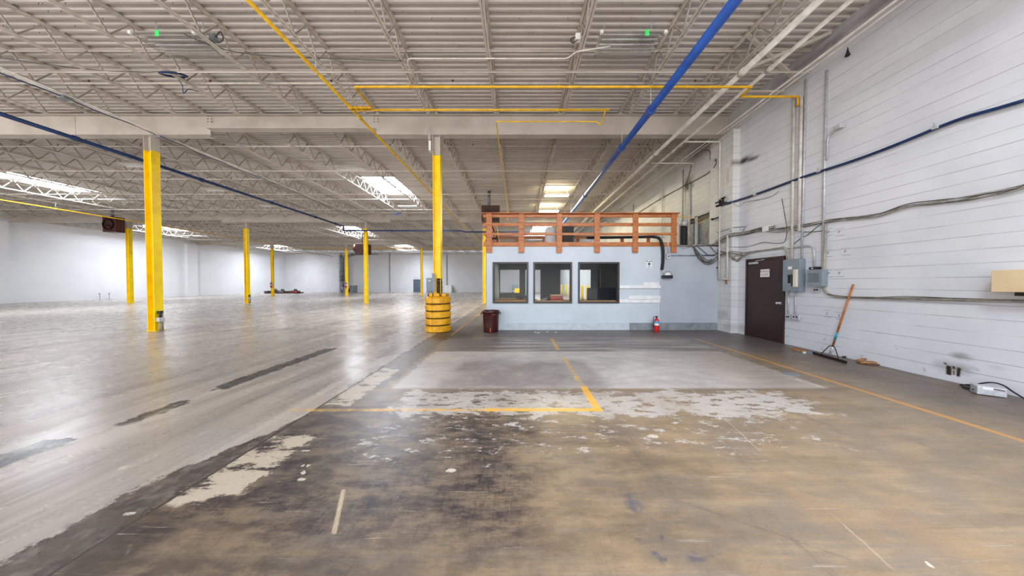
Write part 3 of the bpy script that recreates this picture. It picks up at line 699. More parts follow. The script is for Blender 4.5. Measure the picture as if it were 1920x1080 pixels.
# white mains beside the wall
for (px, r, z, nm) in ((1537, .062, 6.12, 'thick white sprinkler main nearest the last joist'), (1596, .042, 6.18, 'white pipe between the sprinkler main and the brick wall'), (1681, .02, 6.25, 'thin white conduit high beside the brick wall'), (1697, .016, 6.3, 'thinnest white conduit closest to the top of the brick wall')):
    x = zp(px, 0, z).x
    p = pipe('ceiling_pipe', nm, 'pipe', [(x, -3, z), (x, 38, z)], r, 'pipe_white', [((x, q, z), (x, q + .12, z)) for q in ((5.9, 9.6, 13.5, 17, 21) if r > .03 else ())], 1.25, group='white pipes along the top of the brick wall')
# small cross pipes and drops at the pilaster
def drop(y, x0, x1, z, z1, r, lb, mat='pipe_white'):
    return run('drop_pipe', lb, 'pipe', rounded([(x0, y, z), (x1, y, z), (x1, y, z1)], .05, 4), r, mat)
a = wl(1350, 266, 6.50); drop(a.y, dp(1280, 266, a.y).x, 6.50, a.z, wl(1346, 376, 6.5).z, .024, 'white pipe crossing to the pilaster and dropping to the black valve')
a = wl(1300, 306, 6.66); drop(a.y, dp(1222, 306, a.y).x, 6.66, a.z, a.z - .1, .022, 'white pipe stub crossing below the roof above the office')
a = wl(1281, 318, 6.70); run('wall_conduit', 'grey conduit dropping down the rear brick wall to the silver capped flue', 'conduit', [a, (6.70, a.y, 3.85)], .022, 'cable_pale')
a = wl(1293, 345, 6.72); run('wall_conduit', 'pale pipe running down the sooty patch of rear brick wall', 'conduit', [a, (6.72, a.y, 2.8)], .03, 'pipe_white')
a = wl(1242, 350, 6.7); run('wall_conduit', 'white conduit dropping down the rear brick wall behind the railing', 'conduit', [(6.7, a.y, 6.1), (6.7, a.y, 2.6)], .02, 'pipe_white')
a = wl(1188, 355, 6.7); run('wall_conduit', 'grey conduit dropping down the brick wall far behind the railing', 'conduit', [(6.7, a.y, 6.1), (6.7, a.y, 2.6)], .028, 'cable_pale')
run('wall_cable', 'dark drooping cable on the rear brick wall above the office', 'cable', smooth([wl(1296, 310, 6.72), wl(1290, 335, 6.70), wl(1281, 349, 6.72), wl(1250, 366, 6.72), wl(1220, 384, 6.72), wl(1195, 400, 6.72)]), .014, 'cable')
run('wall_cable', 'dark hooked cable between the pilaster and the rear brick wall', 'cable', smooth([wl(1320, 281, 6.6), wl(1331, 284, 6.7), wl(1332, 300, 6.7), wl(1338, 305, 6.6), wl(1342, 298, 6.5), wl(1341, 310, 6.5), wl(1326, 325, 6.7), wl(1300, 340, 6.72), wl(1281, 350, 6.72)]), .013, 'cable')
# conduits to the light fittings
cz = 6.38; a = zp(765, 118, cz)
run('ceiling_conduit', 'thin white conduit crossing above the camera to the right guarded light', 'conduit', rounded([(-2.42, 7.9, cz), (-2.42, 6.05, cz), (-2.35, 5.92, cz), (1.1, 5.92, cz), (1.22, 5.75, cz), (1.9, 5.62, cz)], .12, 5), .014, 'pipe_white')
run('ceiling_cable', 'thin dark cable crossing the left ceiling to the left guarded light', 'cable', smooth([(-2.5, 6.0, 6.4), (-3.6, 6.0, 6.43), (-5.5, 5.85, 6.4), (-6.2, 5.7, 6.42), (-6.6, 5.4, 6.45)]), .009, 'cable')
run('ceiling_cable', 'thin blue cable looping from the left joists to the hanging blue hose', 'cable', smooth([(-11.3, 5.9, 6.4), (-9.9, 6.25, 6.42), (-8.6, 6.3, 6.38), (-8.2, 6.3, 6.4)]), .010, 'cable')

# ---------------------------------------------------------------- light fittings
def fixture(x0, x1, y0, y1, z, label, guard=False, tagx=None, lit=False, group=None):
    f = thing('ceiling_light', label, 'light', ((x0 + x1) / 2, (y0 + y1) / 2, z), group)
    m = MB(); yc = (y0 + y1) / 2
    if lit:
        m.prism([(y0, z + .03), (y1, z + .03), (yc + .09, z + .12), (yc - .09, z + .12)], 'x', x0, x1); m.build('housing', 'lamp_body', f)
        MB().box(x0 + .02, x1 - .02, y0 + .02, y1 - .02, z, z + .028).build('diffuser', 'tube', f)
    else:
        m.prism([(y0, z + .045), (y0 + .02, z + .045), (yc - .08, z + .125), (yc + .08, z + .125), (y1 - .02, z + .045), (y1, z + .045), (yc + .1, z + .15), (yc - .1, z + .15)], 'x', x0, x1); m.build('reflector', 'lamp_body', f)
        for q in (-.17, -.06, .06, .17):
            MB().tube([(x0 + .04, yc + q, z + .075), (x1 - .04, yc + q, z + .075)], .016, 8).build('tube', 'white', f)
    for q in (x0 + .12, x1 - .12): MB().cyl((q, yc, z + .1), (q, yc, DECK), .006, 6).build('hanger', 'galv', f)
    if guard:
        m = MB(); n = 7
        for i in range(n): 
            y = y0 + (y1 - y0) * i / (n - 1); m.tube([(x0, y, z), (x1, y, z)], .0045, 6)
        k = 30
        for i in range(k + 1):
            x = x0 + (x1 - x0) * i / k; m.tube([(x, y0, z + .004), (x, y1, z + .004)], .0028, 5)
        for x in (x0, x1): m.tube([(x, y0, z + .05), (x, y0, z), (x, y1, z), (x, y1, z + .05)], .005, 6)
        m.build('wire_guard', 'wire', f)
        for q in (x0 - .02, x1 + .02): MB().box(q - .03, q + .03, y0 - .02, y0 + .02, z - .01, z + .05).build('bracket', 'white', f)
        if tagx is not None: MB().box(tagx - .04, tagx + .04, y0 - .012, y0 - .006, z - .06, z + .06).build('tag', 'green_tag', f)
    return f
q = zp(1130, 62, 6.42); q1 = zp(1246, 62, 6.42); gt = zp(1211, 66, 6.42)
fixture(q.x, q1.x, q.y, q.y + .56, 6.42, 'unlit wire-guarded ceiling light with a green tag, right of the yellow main', True, gt.x)
q = zp(246, 63, 6.42); q1 = zp(362, 63, 6.42); gt = zp(300, 66, 6.42)
fixture(q.x, q1.x, q.y, q.y + .56, 6.42, 'unlit wire-guarded ceiling light with a green tag, upper left among the joists', True, gt.x)
for (px, py, nm) in ((655, 318, 'dull unlit ceiling light beside the nearest glowing skylight'), (766, 390, 'pale unlit ceiling light just below the nearest skylight'), (252, 312, 'unlit ceiling light behind the left foreground column, upper one'), (402, 358, 'unlit ceiling light between the left column and the second-row columns'), (445, 425, 'distant unlit ceiling light behind the second girder, left of the blue pipe'), (505, 388, 'unlit ceiling light above the blue pipe in the second bay')):
    q = zp(px, py, 6.45); fixture(q.x - .62, q.x + .62, q.y - .22, q.y + .22, 6.45, nm, group='unlit ceiling lights over the open floor')
LIT = []
for (px, py, nm) in ((1044, 367, 'glowing ceiling light above the office, nearest one'), (1029, 397, 'glowing ceiling light above the office, just over the railing')):
    q = zp(px, py, 6.45); LIT.append(q); fixture(q.x - .68, q.x + .68, q.y - .2, q.y + .2, 6.45, nm, lit=True, group='lit ceiling lights over the office')

# junction boxes and hose on the joists
for (px, py, nm) in ((400, 75, 'left guarded light'), (1083, 74, 'right guarded light')):
    q = zp(px, py, 6.45); o = thing('junction_box', 'junction box with looped cord on a joist beside the ' + nm, 'junction box', q, 'junction boxes on the joists')
    MB().box(q.x - .05, q.x + .05, q.y - .04, q.y + .06, 6.43, 6.55).build('box', 'duct' if px < 900 else 'white', o, .005)
    MB().tube(smooth([(q.x + .04, q.y, 6.5), (q.x + .16, q.y - .02, 6.6), (q.x + .2, q.y, 6.48), (q.x + .1, q.y + .02, 6.42), (q.x + .02, q.y + .02, 6.45)] if px < 900 else [(q.x - .04, q.y, 6.5), (q.x - .14, q.y, 6.46), (q.x - .10, q.y, 6.38), (q.x, q.y, 6.44)]), .010, 6).build('cord', 'black', o)
def coil(px, py, z, r, n, nm, tilt):
    q = zp(px, py, z); pts = []
    for i in range(n * 20 + 1):
        a = 2 * PI * i / 20; rr = r * (1 + .06 * math.sin(i * .7)); pts.append((q.x + rr * math.cos(a), q.y + rr * math.sin(a) * tilt, q.z + rr * math.sin(a) * .35 + .012 * math.sin(i * .33)))
    return tag(MB().tube(pts, .02, 8).build('hose_coil', 'blue_dark'), nm, 'hose')
coil(325, 140, 6.4, .21, 3, 'coiled blue hose hanging from a joist at upper left', .9)
coil(746, 401, 6.1, .2, 3, 'small blue hose coil hanging in front of the second girder', .25)
run('hose_tail', 'thin blue cord trailing from the coiled hose at upper left', 'cord', smooth([zp(335, 150, 6.35), zp(342, 160, 6.3), zp(344, 175, 6.15), zp(352, 168, 6.3), zp(362, 169, 6.38), zp(372, 172, 6.4)]), .008, 'blue_dark')

# ---------------------------------------------------------------- hanging unit heaters
def heater(x, y, zt, zb, w_, dep, label, face, fan='front'):
    h = thing('unit_heater', label, 'heater', (x, y, zb), 'brown hanging unit heaters')
    MB().box(x - w_ / 2, x + w_ / 2, y - dep / 2, y + dep / 2, zb, zt).build('cabinet', 'heater', h, .015)
    fx_ = x - w_ * .12
    MB().cyl((fx_, y, zt), (fx_, y, DECK + .02), .085, 20).build('flue', 'duct', h)
    MB().cyl((fx_, y, DECK - .04), (fx_, y, DECK - .005), .125, 24).build('flue_collar', 'steel', h)
    if fan == 'front':
        m = MB(); yy = y - dep / 2 - .012
        for k in range(9): z = zb + .12 + (zt - zb - .35) * k / 8; m.box(x - w_ * .42, x + w_ * .42, yy - .02, yy + .012, z, z + .025)
        m.build('louvre', 'heater_dark', h)
        MB().box(x + w_ * .05, x + w_ * .42, y - dep / 2 - .03, y - dep / 2, zb + .02, zb + .22).build('control_panel', 'heater_dark', h)
    else:
        m = MB(); ax = 'y' if fan == 'round' else 'x'
        cc = (x, y - dep / 2 - .02, (zt + zb) / 2) if fan == 'round' else (x - w_ / 2 - .02, y, (zt + zb) / 2 + .1)
        R = (zt - zb) * (.36 if fan == 'round' else .4)
        m.lathe([(R, -.22 if fan != 'round' else -.05), (R, .02), (R * .86, .02), (R * .86, -.2 if fan != 'round' else -.04)], cc, 28, ax, False); m.build('fan_shroud', 'rust' if fan != 'round' else 'heater_dark', h)
        m = MB()
        for k in range(4):
            a = k * PI / 2 + .4
            if ax == 'y': m.bar(cc, (cc[0] + R * .82 * math.cos(a), cc[1] + .01, cc[2] + R * .82 * math.sin(a)), .03, R * .45, (math.sin(a), .5, -math.cos(a)))
            else: m.bar(cc, (cc[0], cc[1] + R * .82 * math.cos(a), cc[2] + R * .82 * math.sin(a)), .03, R * .45, (.5, math.sin(a), -math.cos(a)))
        m.build('fan_blade', 'heater_dark', h)
    for sx in (-1, 1): MB().cyl((x + sx * w_ * .42, y, zt), (x + sx * w_ * .42, y, 6.5), .008, 6).build('hanger_rod', 'galv', h)
    return h
q = dp(921, 388, 15.9); heater(q.x, 15.9, q.z, dp(921, 418, 15.9).z, 1.05, .7, 'brown heater hanging above the left end of the office railing', None)
q = dp(216, 408, 19.6); heater(-29.12, 19.6, q.z, dp(216, 436, 19.6).z, .92, .5, 'brown heater with a round fan hanging on the far left', None, 'round')
q = dp(681, 458, 27); heater(q.x, 27, q.z, dp(681, 477, 27).z, 1.1, .9, 'brown heater with side fan hanging behind a middle column', None, 'side')
MB_ = None

# ---------------------------------------------------------------- office block
OY0, OY1, OX0, OX1, OZ = 8.85, 13.25, dp(912, 500, 8.85).x, 6.55, 2.73
yf = OY0
def zx(px0, px1, py0, py1, Y=OY0): a, b = dp(px0, py1, Y), dp(px1, py0, Y); return a.x, b.x, a.z, b.z
WIN = [zx(924, 990.5, 491.5, 568.5), zx(1000, 1072.5, 491.5, 568.5), zx(1083.5, 1161, 491.5, 568.5)]
m = MB(); TH = .12
z0, z1 = WIN[0][2], WIN[0][3]
m.box(OX0, OX1, OY0, OY0 + TH, 0, z0).box(OX0, OX1, OY0, OY0 + TH, z1, OZ)
xs = [OX0] + [v for w_ in WIN for v in (w_[0], w_[1])] + [OX1]
for i in range(0, len(xs), 2): m.box(xs[i], xs[i + 1], OY0, OY0 + TH, z0, z1)
struct(m.build('wall_office_front', 'office_wall'), 'pale blue-grey painted office front wall')
struct(MB().box(OX0, OX0 + TH, OY0 + TH, OY1, 0, OZ).build('wall_office_left', 'office_wall'))
xp = dp(1238, 500, OY0).x
struct(MB().box(xp, OX1, OY0 - .018, OY0, .25, 2.70).build('wall_office_panel', 'office_panel'), 'greyer wall panel at the right end of the office front')
xb = dp(1228, 610, OY0).x; xb0 = dp(1180, 610, OY0).x
struct(MB().box(OX0, xb0, OY0 - .02, OY0, 0, .235).build('baseboard_office', 'concrete', None, .004))
struct(MB().box(xb0 + .006, OX1, OY0 - .024, OY0, 0, .235).build('baseboard_office_right', 'curb', None, .004))
struct(MB().box(OX0 - .02, OX1 + .2, OY0 - .02, OY1 + .05, OZ, OZ + .05).build('floor_mezzanine', paint('roof_deck_dark', '#4a4542', '#3a3533', .8)))
struct(MB().box(OX0 + TH, WX, OY0 + TH, OY1, 2.55, 2.60).build('ceiling_office', paint('office_ceiling', '#8a857a', '#7a756b', .8)))
struct(MB().box(OX0 + TH, WX, OY0 + TH, OY1 - .1, 0, .012).build('floor_office', 'carpet'))
# back wall of the office with its openings
OPN = [zx(938, 974, 506, 549, OY1), (dp(985, 506, OY1).x, dp(1014, 506, OY1).x, 0.0, dp(985, 506, OY1).z), (dp(1050, 506, OY1).x, dp(1110, 506, OY1).x, 0.02, dp(985, 506, OY1).z)]
m = MB(); xs = [OX0 + TH] + [v for w_ in OPN for v in (w_[0], w_[1])] + [WX]
for i in range(0, len(xs), 2): m.box(xs[i], xs[i + 1], OY1 - .1, OY1, 0, 2.6)
for (xa, xb_, za, zb) in OPN:
    if za > .05: m.box(xa, xb_, OY1 - .1, OY1, 0, za)
    m.box(xa, xb_, OY1 - .1, OY1, zb, 2.6)
struct(m.build('wall_office_back', 'office_in'))
# grey panelled partition inside
a, b = dp(1014, 500, 12.9), dp(1050, 500, 12.9)
struct(MB().box(a.x, b.x, 12.85, 13.14, .012, 2.55).build('wall_office_partition', 'office_dark'))
for i, (xa, xb_, za, zb) in enumerate(WIN):
    f = MB(); t_ = .055; ya, yb = OY0 - .045, OY0 + TH + .01
    f.box(xa, xb_, ya, yb, za, za + t_).box(xa, xb_, ya, yb, zb - t_, zb).box(xa, xa + t_, ya, yb, za + t_, zb - t_).box(xb_ - t_, xb_, ya, yb, za + t_, zb - t_)
    w_ = struct(f.build(f'window_{i + 1}', 'frame', None, .004), ('leftmost', 'middle', 'rightmost')[i] + ' dark-framed office window')
    MB().box(xa + t_, xb_ - t_, OY0 + .05, OY0 + .056, za + t_, zb - t_).build('pane', 'glass', w_)
    MB().box(xa + t_, xb_ - t_, OY0 + .058, OY0 + TH + .16, za + t_, za + t_ + .025).build('window_sill', 'sill', w_)
# inside the office
def desk(x0, x1, y0, y1, h, lb, mt):
    o = thing('desk', lb, 'desk', ((x0 + x1) / 2, (y0 + y1) / 2, .012))
    MB().box(x0, x1, y0, y1, h - .04, h).build('top', mt, o, .004)
    for x in (x0 + .02, x1 - .06):
        for y in (y0 + .02, y1 - .06): MB().box(x, x + .04, y, y + .04, .012, h - .04).build('leg', 'black', o)
    MB().box(x0 + .06, x1 - .06, y1 - .05, y1 - .03, .3, h - .04).build('modesty_panel', 'office_dark', o)
    return o
desk(-.75, .75, 10.4, 11.1, .92, 'pale-topped desk inside the office behind the left window', 'sill')
desk(.98, 2.3, 9.35, 10.0, .92, 'dark desk inside the office behind the middle window', 'office_dark')
a = dp(1043, 556, 9.65)
bx_ = thing('red_box', 'red-orange box on the desk behind the middle office window', 'box', (a.x, 9.65, .92))
MB().box(a.x - .22, a.x + .22, 9.5, 9.8, .92, 1.10).build('body', paint('orange_box', '#b8482a', '#9c3a20'), bx_, .01)
MB().box(a.x - .2, a.x + .2, 9.52, 9.78, 1.10, 1.13).build('lid', 'cream', bx_, .005)
for (px, w_, nm, mt) in ((920, .2, 'pale crumpled papers on the desk behind the left office window', 'white'), (1018, .3, 'white sheets of paper on the desk behind the middle office window', 'white')):
    Y = 10.7 if px < 1000 else 9.6; a = dp(px, 557, Y); m = MB()
    for k in range(5): m.bar((a.x - w_ * .4 + .03 * k, Y - .1 + .03 * k, .93 + .012 * k), (a.x + w_ * .4, Y + .08 + .01 * k, .935 + .014 * k), .2, .004, (.2 * (k % 3 - 1), .1 * k, 1))
    tag(m.build('papers', mt), nm, 'papers')
o = thing('desk_machine', 'dark office machine with a teal lid on the desk behind the left window', 'machine', (.28, 10.7, .92))
MB().box(-.02, .22, 10.55, 10.9, .92, 1.04).build('body', 'black', o, .01); MB().box(.28, .55, 10.5, 10.85, .92, 1.06).build('lid', paint('teal_plastic', '#3f6b6a', '#33595a'), o, .01)
nd = dp(1110, 500, 12.9).x; ne = dp(1127, 500, 12.9).x
o = thing('open_door', 'dark navy door standing inside the office behind the right window', 'door', ((nd + ne) / 2, 12.9, 0))
MB().box(nd, ne, 13.09, 13.14, .012, 2.2).build('slab', 'navy', o); MB().cyl((nd + .06, 13.05, 1.0), (nd + .06, 13.09, 1.0), .03, 12).build('knob', 'galv', o)
struct(MB().box(ne, ne + .035, 13.06, 13.14, .7, 2.2).build('trim_office_door', 'cream'))
o = thing('office_couch', 'dark navy couch inside the office behind the right window', 'couch', (3.6, 10.6, 0))
MB().box(2.85, 4.4, 10.3, 11.0, .12, .5).build('seat', 'navy', o, .04); MB().box(2.85, 4.4, 10.9, 11.12, .5, 1.35).build('backrest', 'navy', o, .05)
for x in (2.75, 4.4): MB().box(x, x + .14, 10.3, 11.05, .1, .75).build('armrest', 'navy', o, .03)
for x in (2.9, 4.3):
    for y in (10.35, 10.95): MB().box(x, x + .06, y, y + .06, .012, .12).build('leg', 'black', o)
a = dp(983, 499, 11.5)
o = thing('office_lamp', 'small glowing ceiling lamp inside the office seen through the left window', 'light', (a.x, 11.5, 2.5))
MB().box(a.x - .35, a.x + .1, 11.2, 11.8, 2.51, 2.55).build('housing', 'white', o); MB().box(a.x - .33, a.x + .08, 11.22, 11.78, 2.498, 2.51).build('diffuser', 'tube_soft', o)
# yellow bollards along the rear of the right wall, seen through the office
for (px, X, nm) in ((1092, 5.9, 'nearest of those seen through the right office window'), (1101, 6.1, 'second of those seen through the right office window'), (1053, 5.9, 'leftmost of those seen through the middle office window'), (1061, 6.0, 'central one seen through the middle office window'), (1068, 5.9, 'rightmost of those seen through the middle office window')):
    Y = X * F / (px - 970); o = thing('bollard', 'yellow bollard by the rear wall, ' + nm, 'bollard', (X, Y, 0), 'yellow bollards beyond the office')
    MB().lathe([(.11, 0), (.11, 1.25), (.09, 1.31), (.04, 1.34), (0, 1.345)], (X, Y, 0), 18).build('post', 'yellow', o)
    MB().lathe([(.16, 0), (.16, .02), (.11, .025)], (X, Y, 0), 18, 'z', False).build('base_ring', 'black', o)
a = dp(966, 540, 41)
o = thing('pallet_cart', 'small grey machine with yellow base far behind the office, seen through the left window', 'machine', (a.x, 41, 0))
MB().box(a.x - .5, a.x + .5, 40.7, 41.5, .5, 1.35).build('body', 'duct', o, .03); MB().box(a.x - .1, a.x + .9, 40.2, 40.7, .1, .75).build('base', 'yellow', o, .03); MB().cyl((a.x - .8, 41, 0), (a.x - .8, 41, 1.9), .04).build('mast', 'galv', o)
for sx in (-.4, .4): MB().cyl((a.x + sx, 40.6, .12), (a.x + sx, 41.6, .12), .12, 14).build('wheel', 'black', o)

# ---------------------------------------------------------------- railing on the office roof
PY = OY0 - .03
r_ = thing('wooden_railing', 'orange-stained wooden railing round the office roof', 'railing', (OX0, PY, OZ))
zc = dp(1000, 399.5, PY).z
posts = [917.2, 977.5, 1048.5, 1119.5, 1191, 1263]
xe = dp(1270.5, 400, PY).x
zb = dp(1000, 474, PY).z
for px in posts:
    x = dp(px, 400, PY).x; MB().box(x - .088, x + .088, PY - .045, PY, zb, zc - .03).build('post', 'wood', r_, .004)
def rail(py0, py1, y0, y1, x0, x1, nm='rail', Y=PY): return MB().box(x0, x1, y0, y1, dp(1000, py1, Y).z, dp(1000, py0, Y).z).build(nm, 'wood', r_, .003)
xl = OX0 - .1
rail(402, 407.5, PY, PY + .04, xl, xe); rail(418, 424, PY, PY + .04, xl, xe); rail(436.5, 441, PY, PY + .04, xl, xe); rail(454, 462, PY, PY + .045, xl, xe, 'rim_board')
MB().box(xl - .06, xe + .03, PY - .09, PY + .11, zc - .03, zc).build('cap_board', 'wood', r_, .004)
RY = 13.2
for px in (933.5, 969.5, 1020, 1083, 1166, 1215):
    x = dp(px, 450, RY).x; MB().box(x - .085, x + .085, RY - .04, RY, OZ - .1, zc - .03).build('post', 'wood', r_, .004)
for (a, b) in ((zc - .12, zc - .03), (3.42, 3.52), (3.1, 3.2), (OZ + .05, OZ + .22)): MB().box(xl, xe, RY - .08, RY - .04, a, b).build('rail', 'wood', r_, .003)
MB().box(xl - .06, xe, RY - .12, RY + .06, zc - .03, zc).build('cap_board', 'wood', r_, .004)
for y in (10.2, 11.6): MB().box(OX0 - .1, OX0 - .055, y - .08, y + .08, zb, zc - .03).build('post', 'wood', r_, .004)
for (a, b) in ((zc - .12, zc - .03), (3.42, 3.52), (3.1, 3.2), (OZ + .05, OZ + .22)): MB().box(OX0 - .055, OX0 - .015, PY + .05, RY - .08, a, b).build('rail', 'wood', r_, .003)
MB().box(OX0 - .15, OX0 + .05, PY + .11, RY - .12, zc - .03, zc).build('cap_board', 'wood', r_, .004)
# things standing on the office roof
MZ = OZ + .05
def mz(px, py, Y): return dp(px, py, Y)
a, b = mz(1055, 455, 11.6), mz(1074, 424, 11.6)
o = thing('brown_cabinet', 'dark red-brown cabinet on the office roof behind the railing', 'cabinet', ((a.x + b.x) / 2, 11.6, MZ))
MB().box(a.x, b.x, 11.4, 11.9, MZ, b.z).build('body', 'heater', o, .01); MB().box(a.x + .03, b.x - .03, 11.385, 11.4, MZ + .06, b.z - .06).build('door', 'heater_dark', o, .004)
a, b = mz(1022, 455, 11.4), mz(1042, 425, 11.4); cx_ = (a.x + b.x) / 2
o = thing('white_drum', 'white round tank with a dark strap on the office roof', 'tank', (cx_, 11.4, MZ))
MB().lathe([(.2, MZ), (.23, MZ + .05), (.23, b.z - .15), (.17, b.z - .04), (.06, b.z), (0, b.z)], (cx_, 11.4, 0), 24).build('body', 'white', o); MB().lathe([(.236, MZ + .35), (.236, MZ + .42)], (cx_, 11.4, 0), 24, 'z', False).build('strap', 'black', o)
MB().tube(arc((cx_ - .02, 11.15, MZ + .15), .25, PI * .5, PI * 1.1, (1, 0, 0), (0, 0, 1)), .03, 8).build('hose', 'black', o)
a, b = mz(1087, 455, 11.8), mz(1104, 443, 11.8)
o = thing('brown_crate', 'low brown crate on the office roof beside the dark cabinet', 'crate', ((a.x + b.x) / 2, 11.8, MZ))
m = MB()
for k in range(4): z = MZ + k * .135; m.box(a.x, b.x, 11.6, 11.62, z, z + .11).box(a.x, b.x, 12.0, 12.02, z, z + .11).box(a.x, a.x + .02, 11.62, 12.0, z, z + .11).box(b.x - .02, b.x, 11.62, 12.0, z, z + .11)
m.build('slats', 'heater', o); MB().box(a.x + .02, a.x + .06, 11.62, 11.66, MZ, MZ + .52).box(b.x - .06, b.x - .02, 11.62, 11.66, MZ, MZ + .52).build('corner_posts', 'heater', o)
a = mz(1212, 455, 10.4)
o = thing('domed_cover', 'dark brown domed lid lying on the office roof at the right of the railing', 'cover', (a.x, 10.4, MZ))
MB().lathe([(.33, MZ + .02), (.33, MZ + .08), (.27, MZ + .13), (.1, MZ + .165), (0, MZ + .17)], (a.x, 10.4, 0), 28).build('dome', 'heater_dark', o); MB().lathe([(.35, MZ), (.35, MZ + .02), (.3, MZ + .025)], (a.x, 10.4, 0), 28, 'z', False).build('rim', 'heater', o)
a = mz(926, 452, 10.2)
o = thing('step_stool', 'small brown wooden stool at the left end of the office roof', 'stool', (a.x, 10.2, MZ))
MB().box(a.x - .18, a.x + .18, 10.05, 10.35, MZ + .42, MZ + .46).build('seat', 'heater', o)
for sx in (-.15, .12):
    for sy in (10.08, 10.29): MB().box(a.x + sx, a.x + sx + .03, sy, sy + .03, MZ, MZ + .42).build('leg', 'heater', o)
MB().bar((a.x + .12, 10.05, MZ + .9), (a.x + .22, 10.05, MZ + .25), .03, .02).build('strap', 'yellow', o)
a = dp(1281.5, 458, 9.6); zt = dp(1281, 414, 9.6).z
o = thing('flue_stub', 'black flexible flue with a silver cap standing on the office roof beside the brick wall', 'flue', (a.x, 9.6, OZ + .05))
pf = [(.115, MZ)]
for k in range(14): z = MZ + .03 + k * (zt - MZ - .24) / 14; pf += [(.125, z), (.105, z + .025)]
MB().lathe(pf + [(.1, zt - .2)], (a.x, 9.6, 0), 20).build('flex_duct', 'rubber', o); MB().lathe([(.13, zt - .2), (.13, zt - .02), (.1, zt), (0, zt + .005)], (a.x, 9.6, 0), 20).build('cap', 'galv', o)
MB().lathe([(.2, MZ), (.2, MZ + .05), (.13, MZ + .07)], (a.x, 9.6, 0), 20, 'z', False).build('collar', 'galv', o)
# black hose and lamp head on the office wall
hp = smooth([dp(1100, 446, 9.1), dp(1200, 444.5, 9.0), dp(1228, 444.5, 8.74), dp(1238, 450, 8.72), dp(1243, 466, 8.74), dp(1243, 490, 8.79), dp(1241, 506, 8.80)], 8)
o = thing('hose_lamp', 'black corrugated hose hanging over the railing to a black and white lamp head', 'lamp', hp[-1])
m = MB(); rr = []
m.tube(hp, .045, 12); m.build('hose', 'rubber', o)
L0 = dp(1250, 519, 8.79)
MB().box(L0.x - .155, L0.x + .155, 8.70, 8.832, L0.z - .05, L0.z + .045).build('tray', 'black', o, .008)
MB().lathe([(.11, 0), (.105, .05), (.07, .085), (0, .095)], (L0.x + .01, 8.765, L0.z + .045), 20).build('dome', 'white', o)
MB().tube([hp[-1], (L0.x - .09, 8.79, L0.z + .12), (L0.x - .06, 8.79, L0.z + .045)], .02, 8).build('arm', 'galv', o)
MB().tube(arc((L0.x + .02, 8.74, L0.z + .05), .13, 0, PI, (1, 0, 0), (0, 0, 1)), .005, 6).build('bail', 'black', o)
# small box and conduit on the office front
a = dp(1252, 481, OY0 - .02)
o = thing('outlet_box', 'grey outlet box under the railing end on the office front', 'outlet box', a)
MB().box(a.x - .065, a.x + .065, OY0 - .075, OY0 - .019, a.z - .09, a.z + .08).build('box', 'galv', o, .006); MB().cyl((a.x, OY0 - .08, a.z), (a.x, OY0 - .075, a.z), .02, 12).build('socket', 'black', o)
run('wall_conduit', 'bent grey conduit rising from the outlet box behind the railing', 'conduit', rounded([(a.x, OY0 - .04, a.z + .08), (a.x, OY0 - .02, dp(1252, 445, OY0).z), (a.x - .3, OY0 - .02 + .25, dp(1252, 442, OY0).z)], .15, 6), .017, 'galv')
b = dp(1340, 479, OY0 - .04)
run('wall_conduit', 'straight dark grey conduit across the right of the office front', 'conduit', [(a.x + .065, OY0 - .04, b.z), (b.x, OY0 - .04, b.z)], .021, 'duct')
# safety sign
xa, xb_, za, zb_ = zx(1211.8, 1222.5, 488, 503, OY0 - .006)
o = thing('safety_sign', 'small white and green safety sign on the office front', 'sign', ((xa + xb_) / 2, OY0, za))
MB().box(xa, xb_, OY0 - .006, OY0 - .0005, za, zb_).build('panel', 'white', o)
xm = (xa + xb_) / 2; zm = (za + zb_) / 2; hh = zb_ - za; ww = xb_ - xa; ys, ye = OY0 - .008, OY0 - .006
m = MB(); m.box(xa + .01, xa + .05, ys, ye, zb_ - .05, zb_ - .012).box(xb_ - .05, xb_ - .01, ys, ye, zb_ - .05, zb_ - .012)
m.prism([(xm - .03, zb_ - .06), (xm + .03, zb_ - .06), (xm, zb_ - .012)], 'y', ys, ye)
m.lathe([(.042, ys - OY0), (.042, ye - OY0)], (xm, OY0, zm + .01), 18, 'y'); m.prism([(xm - .04, zm - .055), (xm, zm - .085), (xm + .04, zm - .055)], 'y', ys, ye)
m.box(xa + .02, xb_ - .02, ys, ye, za + .012, za + .022); m.build('pictogram', 'green', o)
# white wooden ledges
for (p0, p1, q0, q1, dpt, nm) in ((1161.3, 1238, 535, 540.6, .05, 'long white wooden cleat, upper pair, under the short board'), (1205.5, 1235, 529.2, 535, .03, 'short white board above the long upper cleat'), (1178, 1238, 554.5, 561, .05, 'white wooden board, lower pair, top piece'), (1161.3, 1238, 561, 567.6, .03, 'long white wooden cleat at the very bottom of the lower pair')):
    xa, xb_, za, zb_ = zx(p0, p1, q0, q1, OY0 - .02); tag(MB().box(xa, xb_, OY0 - dpt, OY0, za, zb_).build('wall_cleat', 'white', None, .003), nm, 'cleat', 'white wooden cleats on the office front')
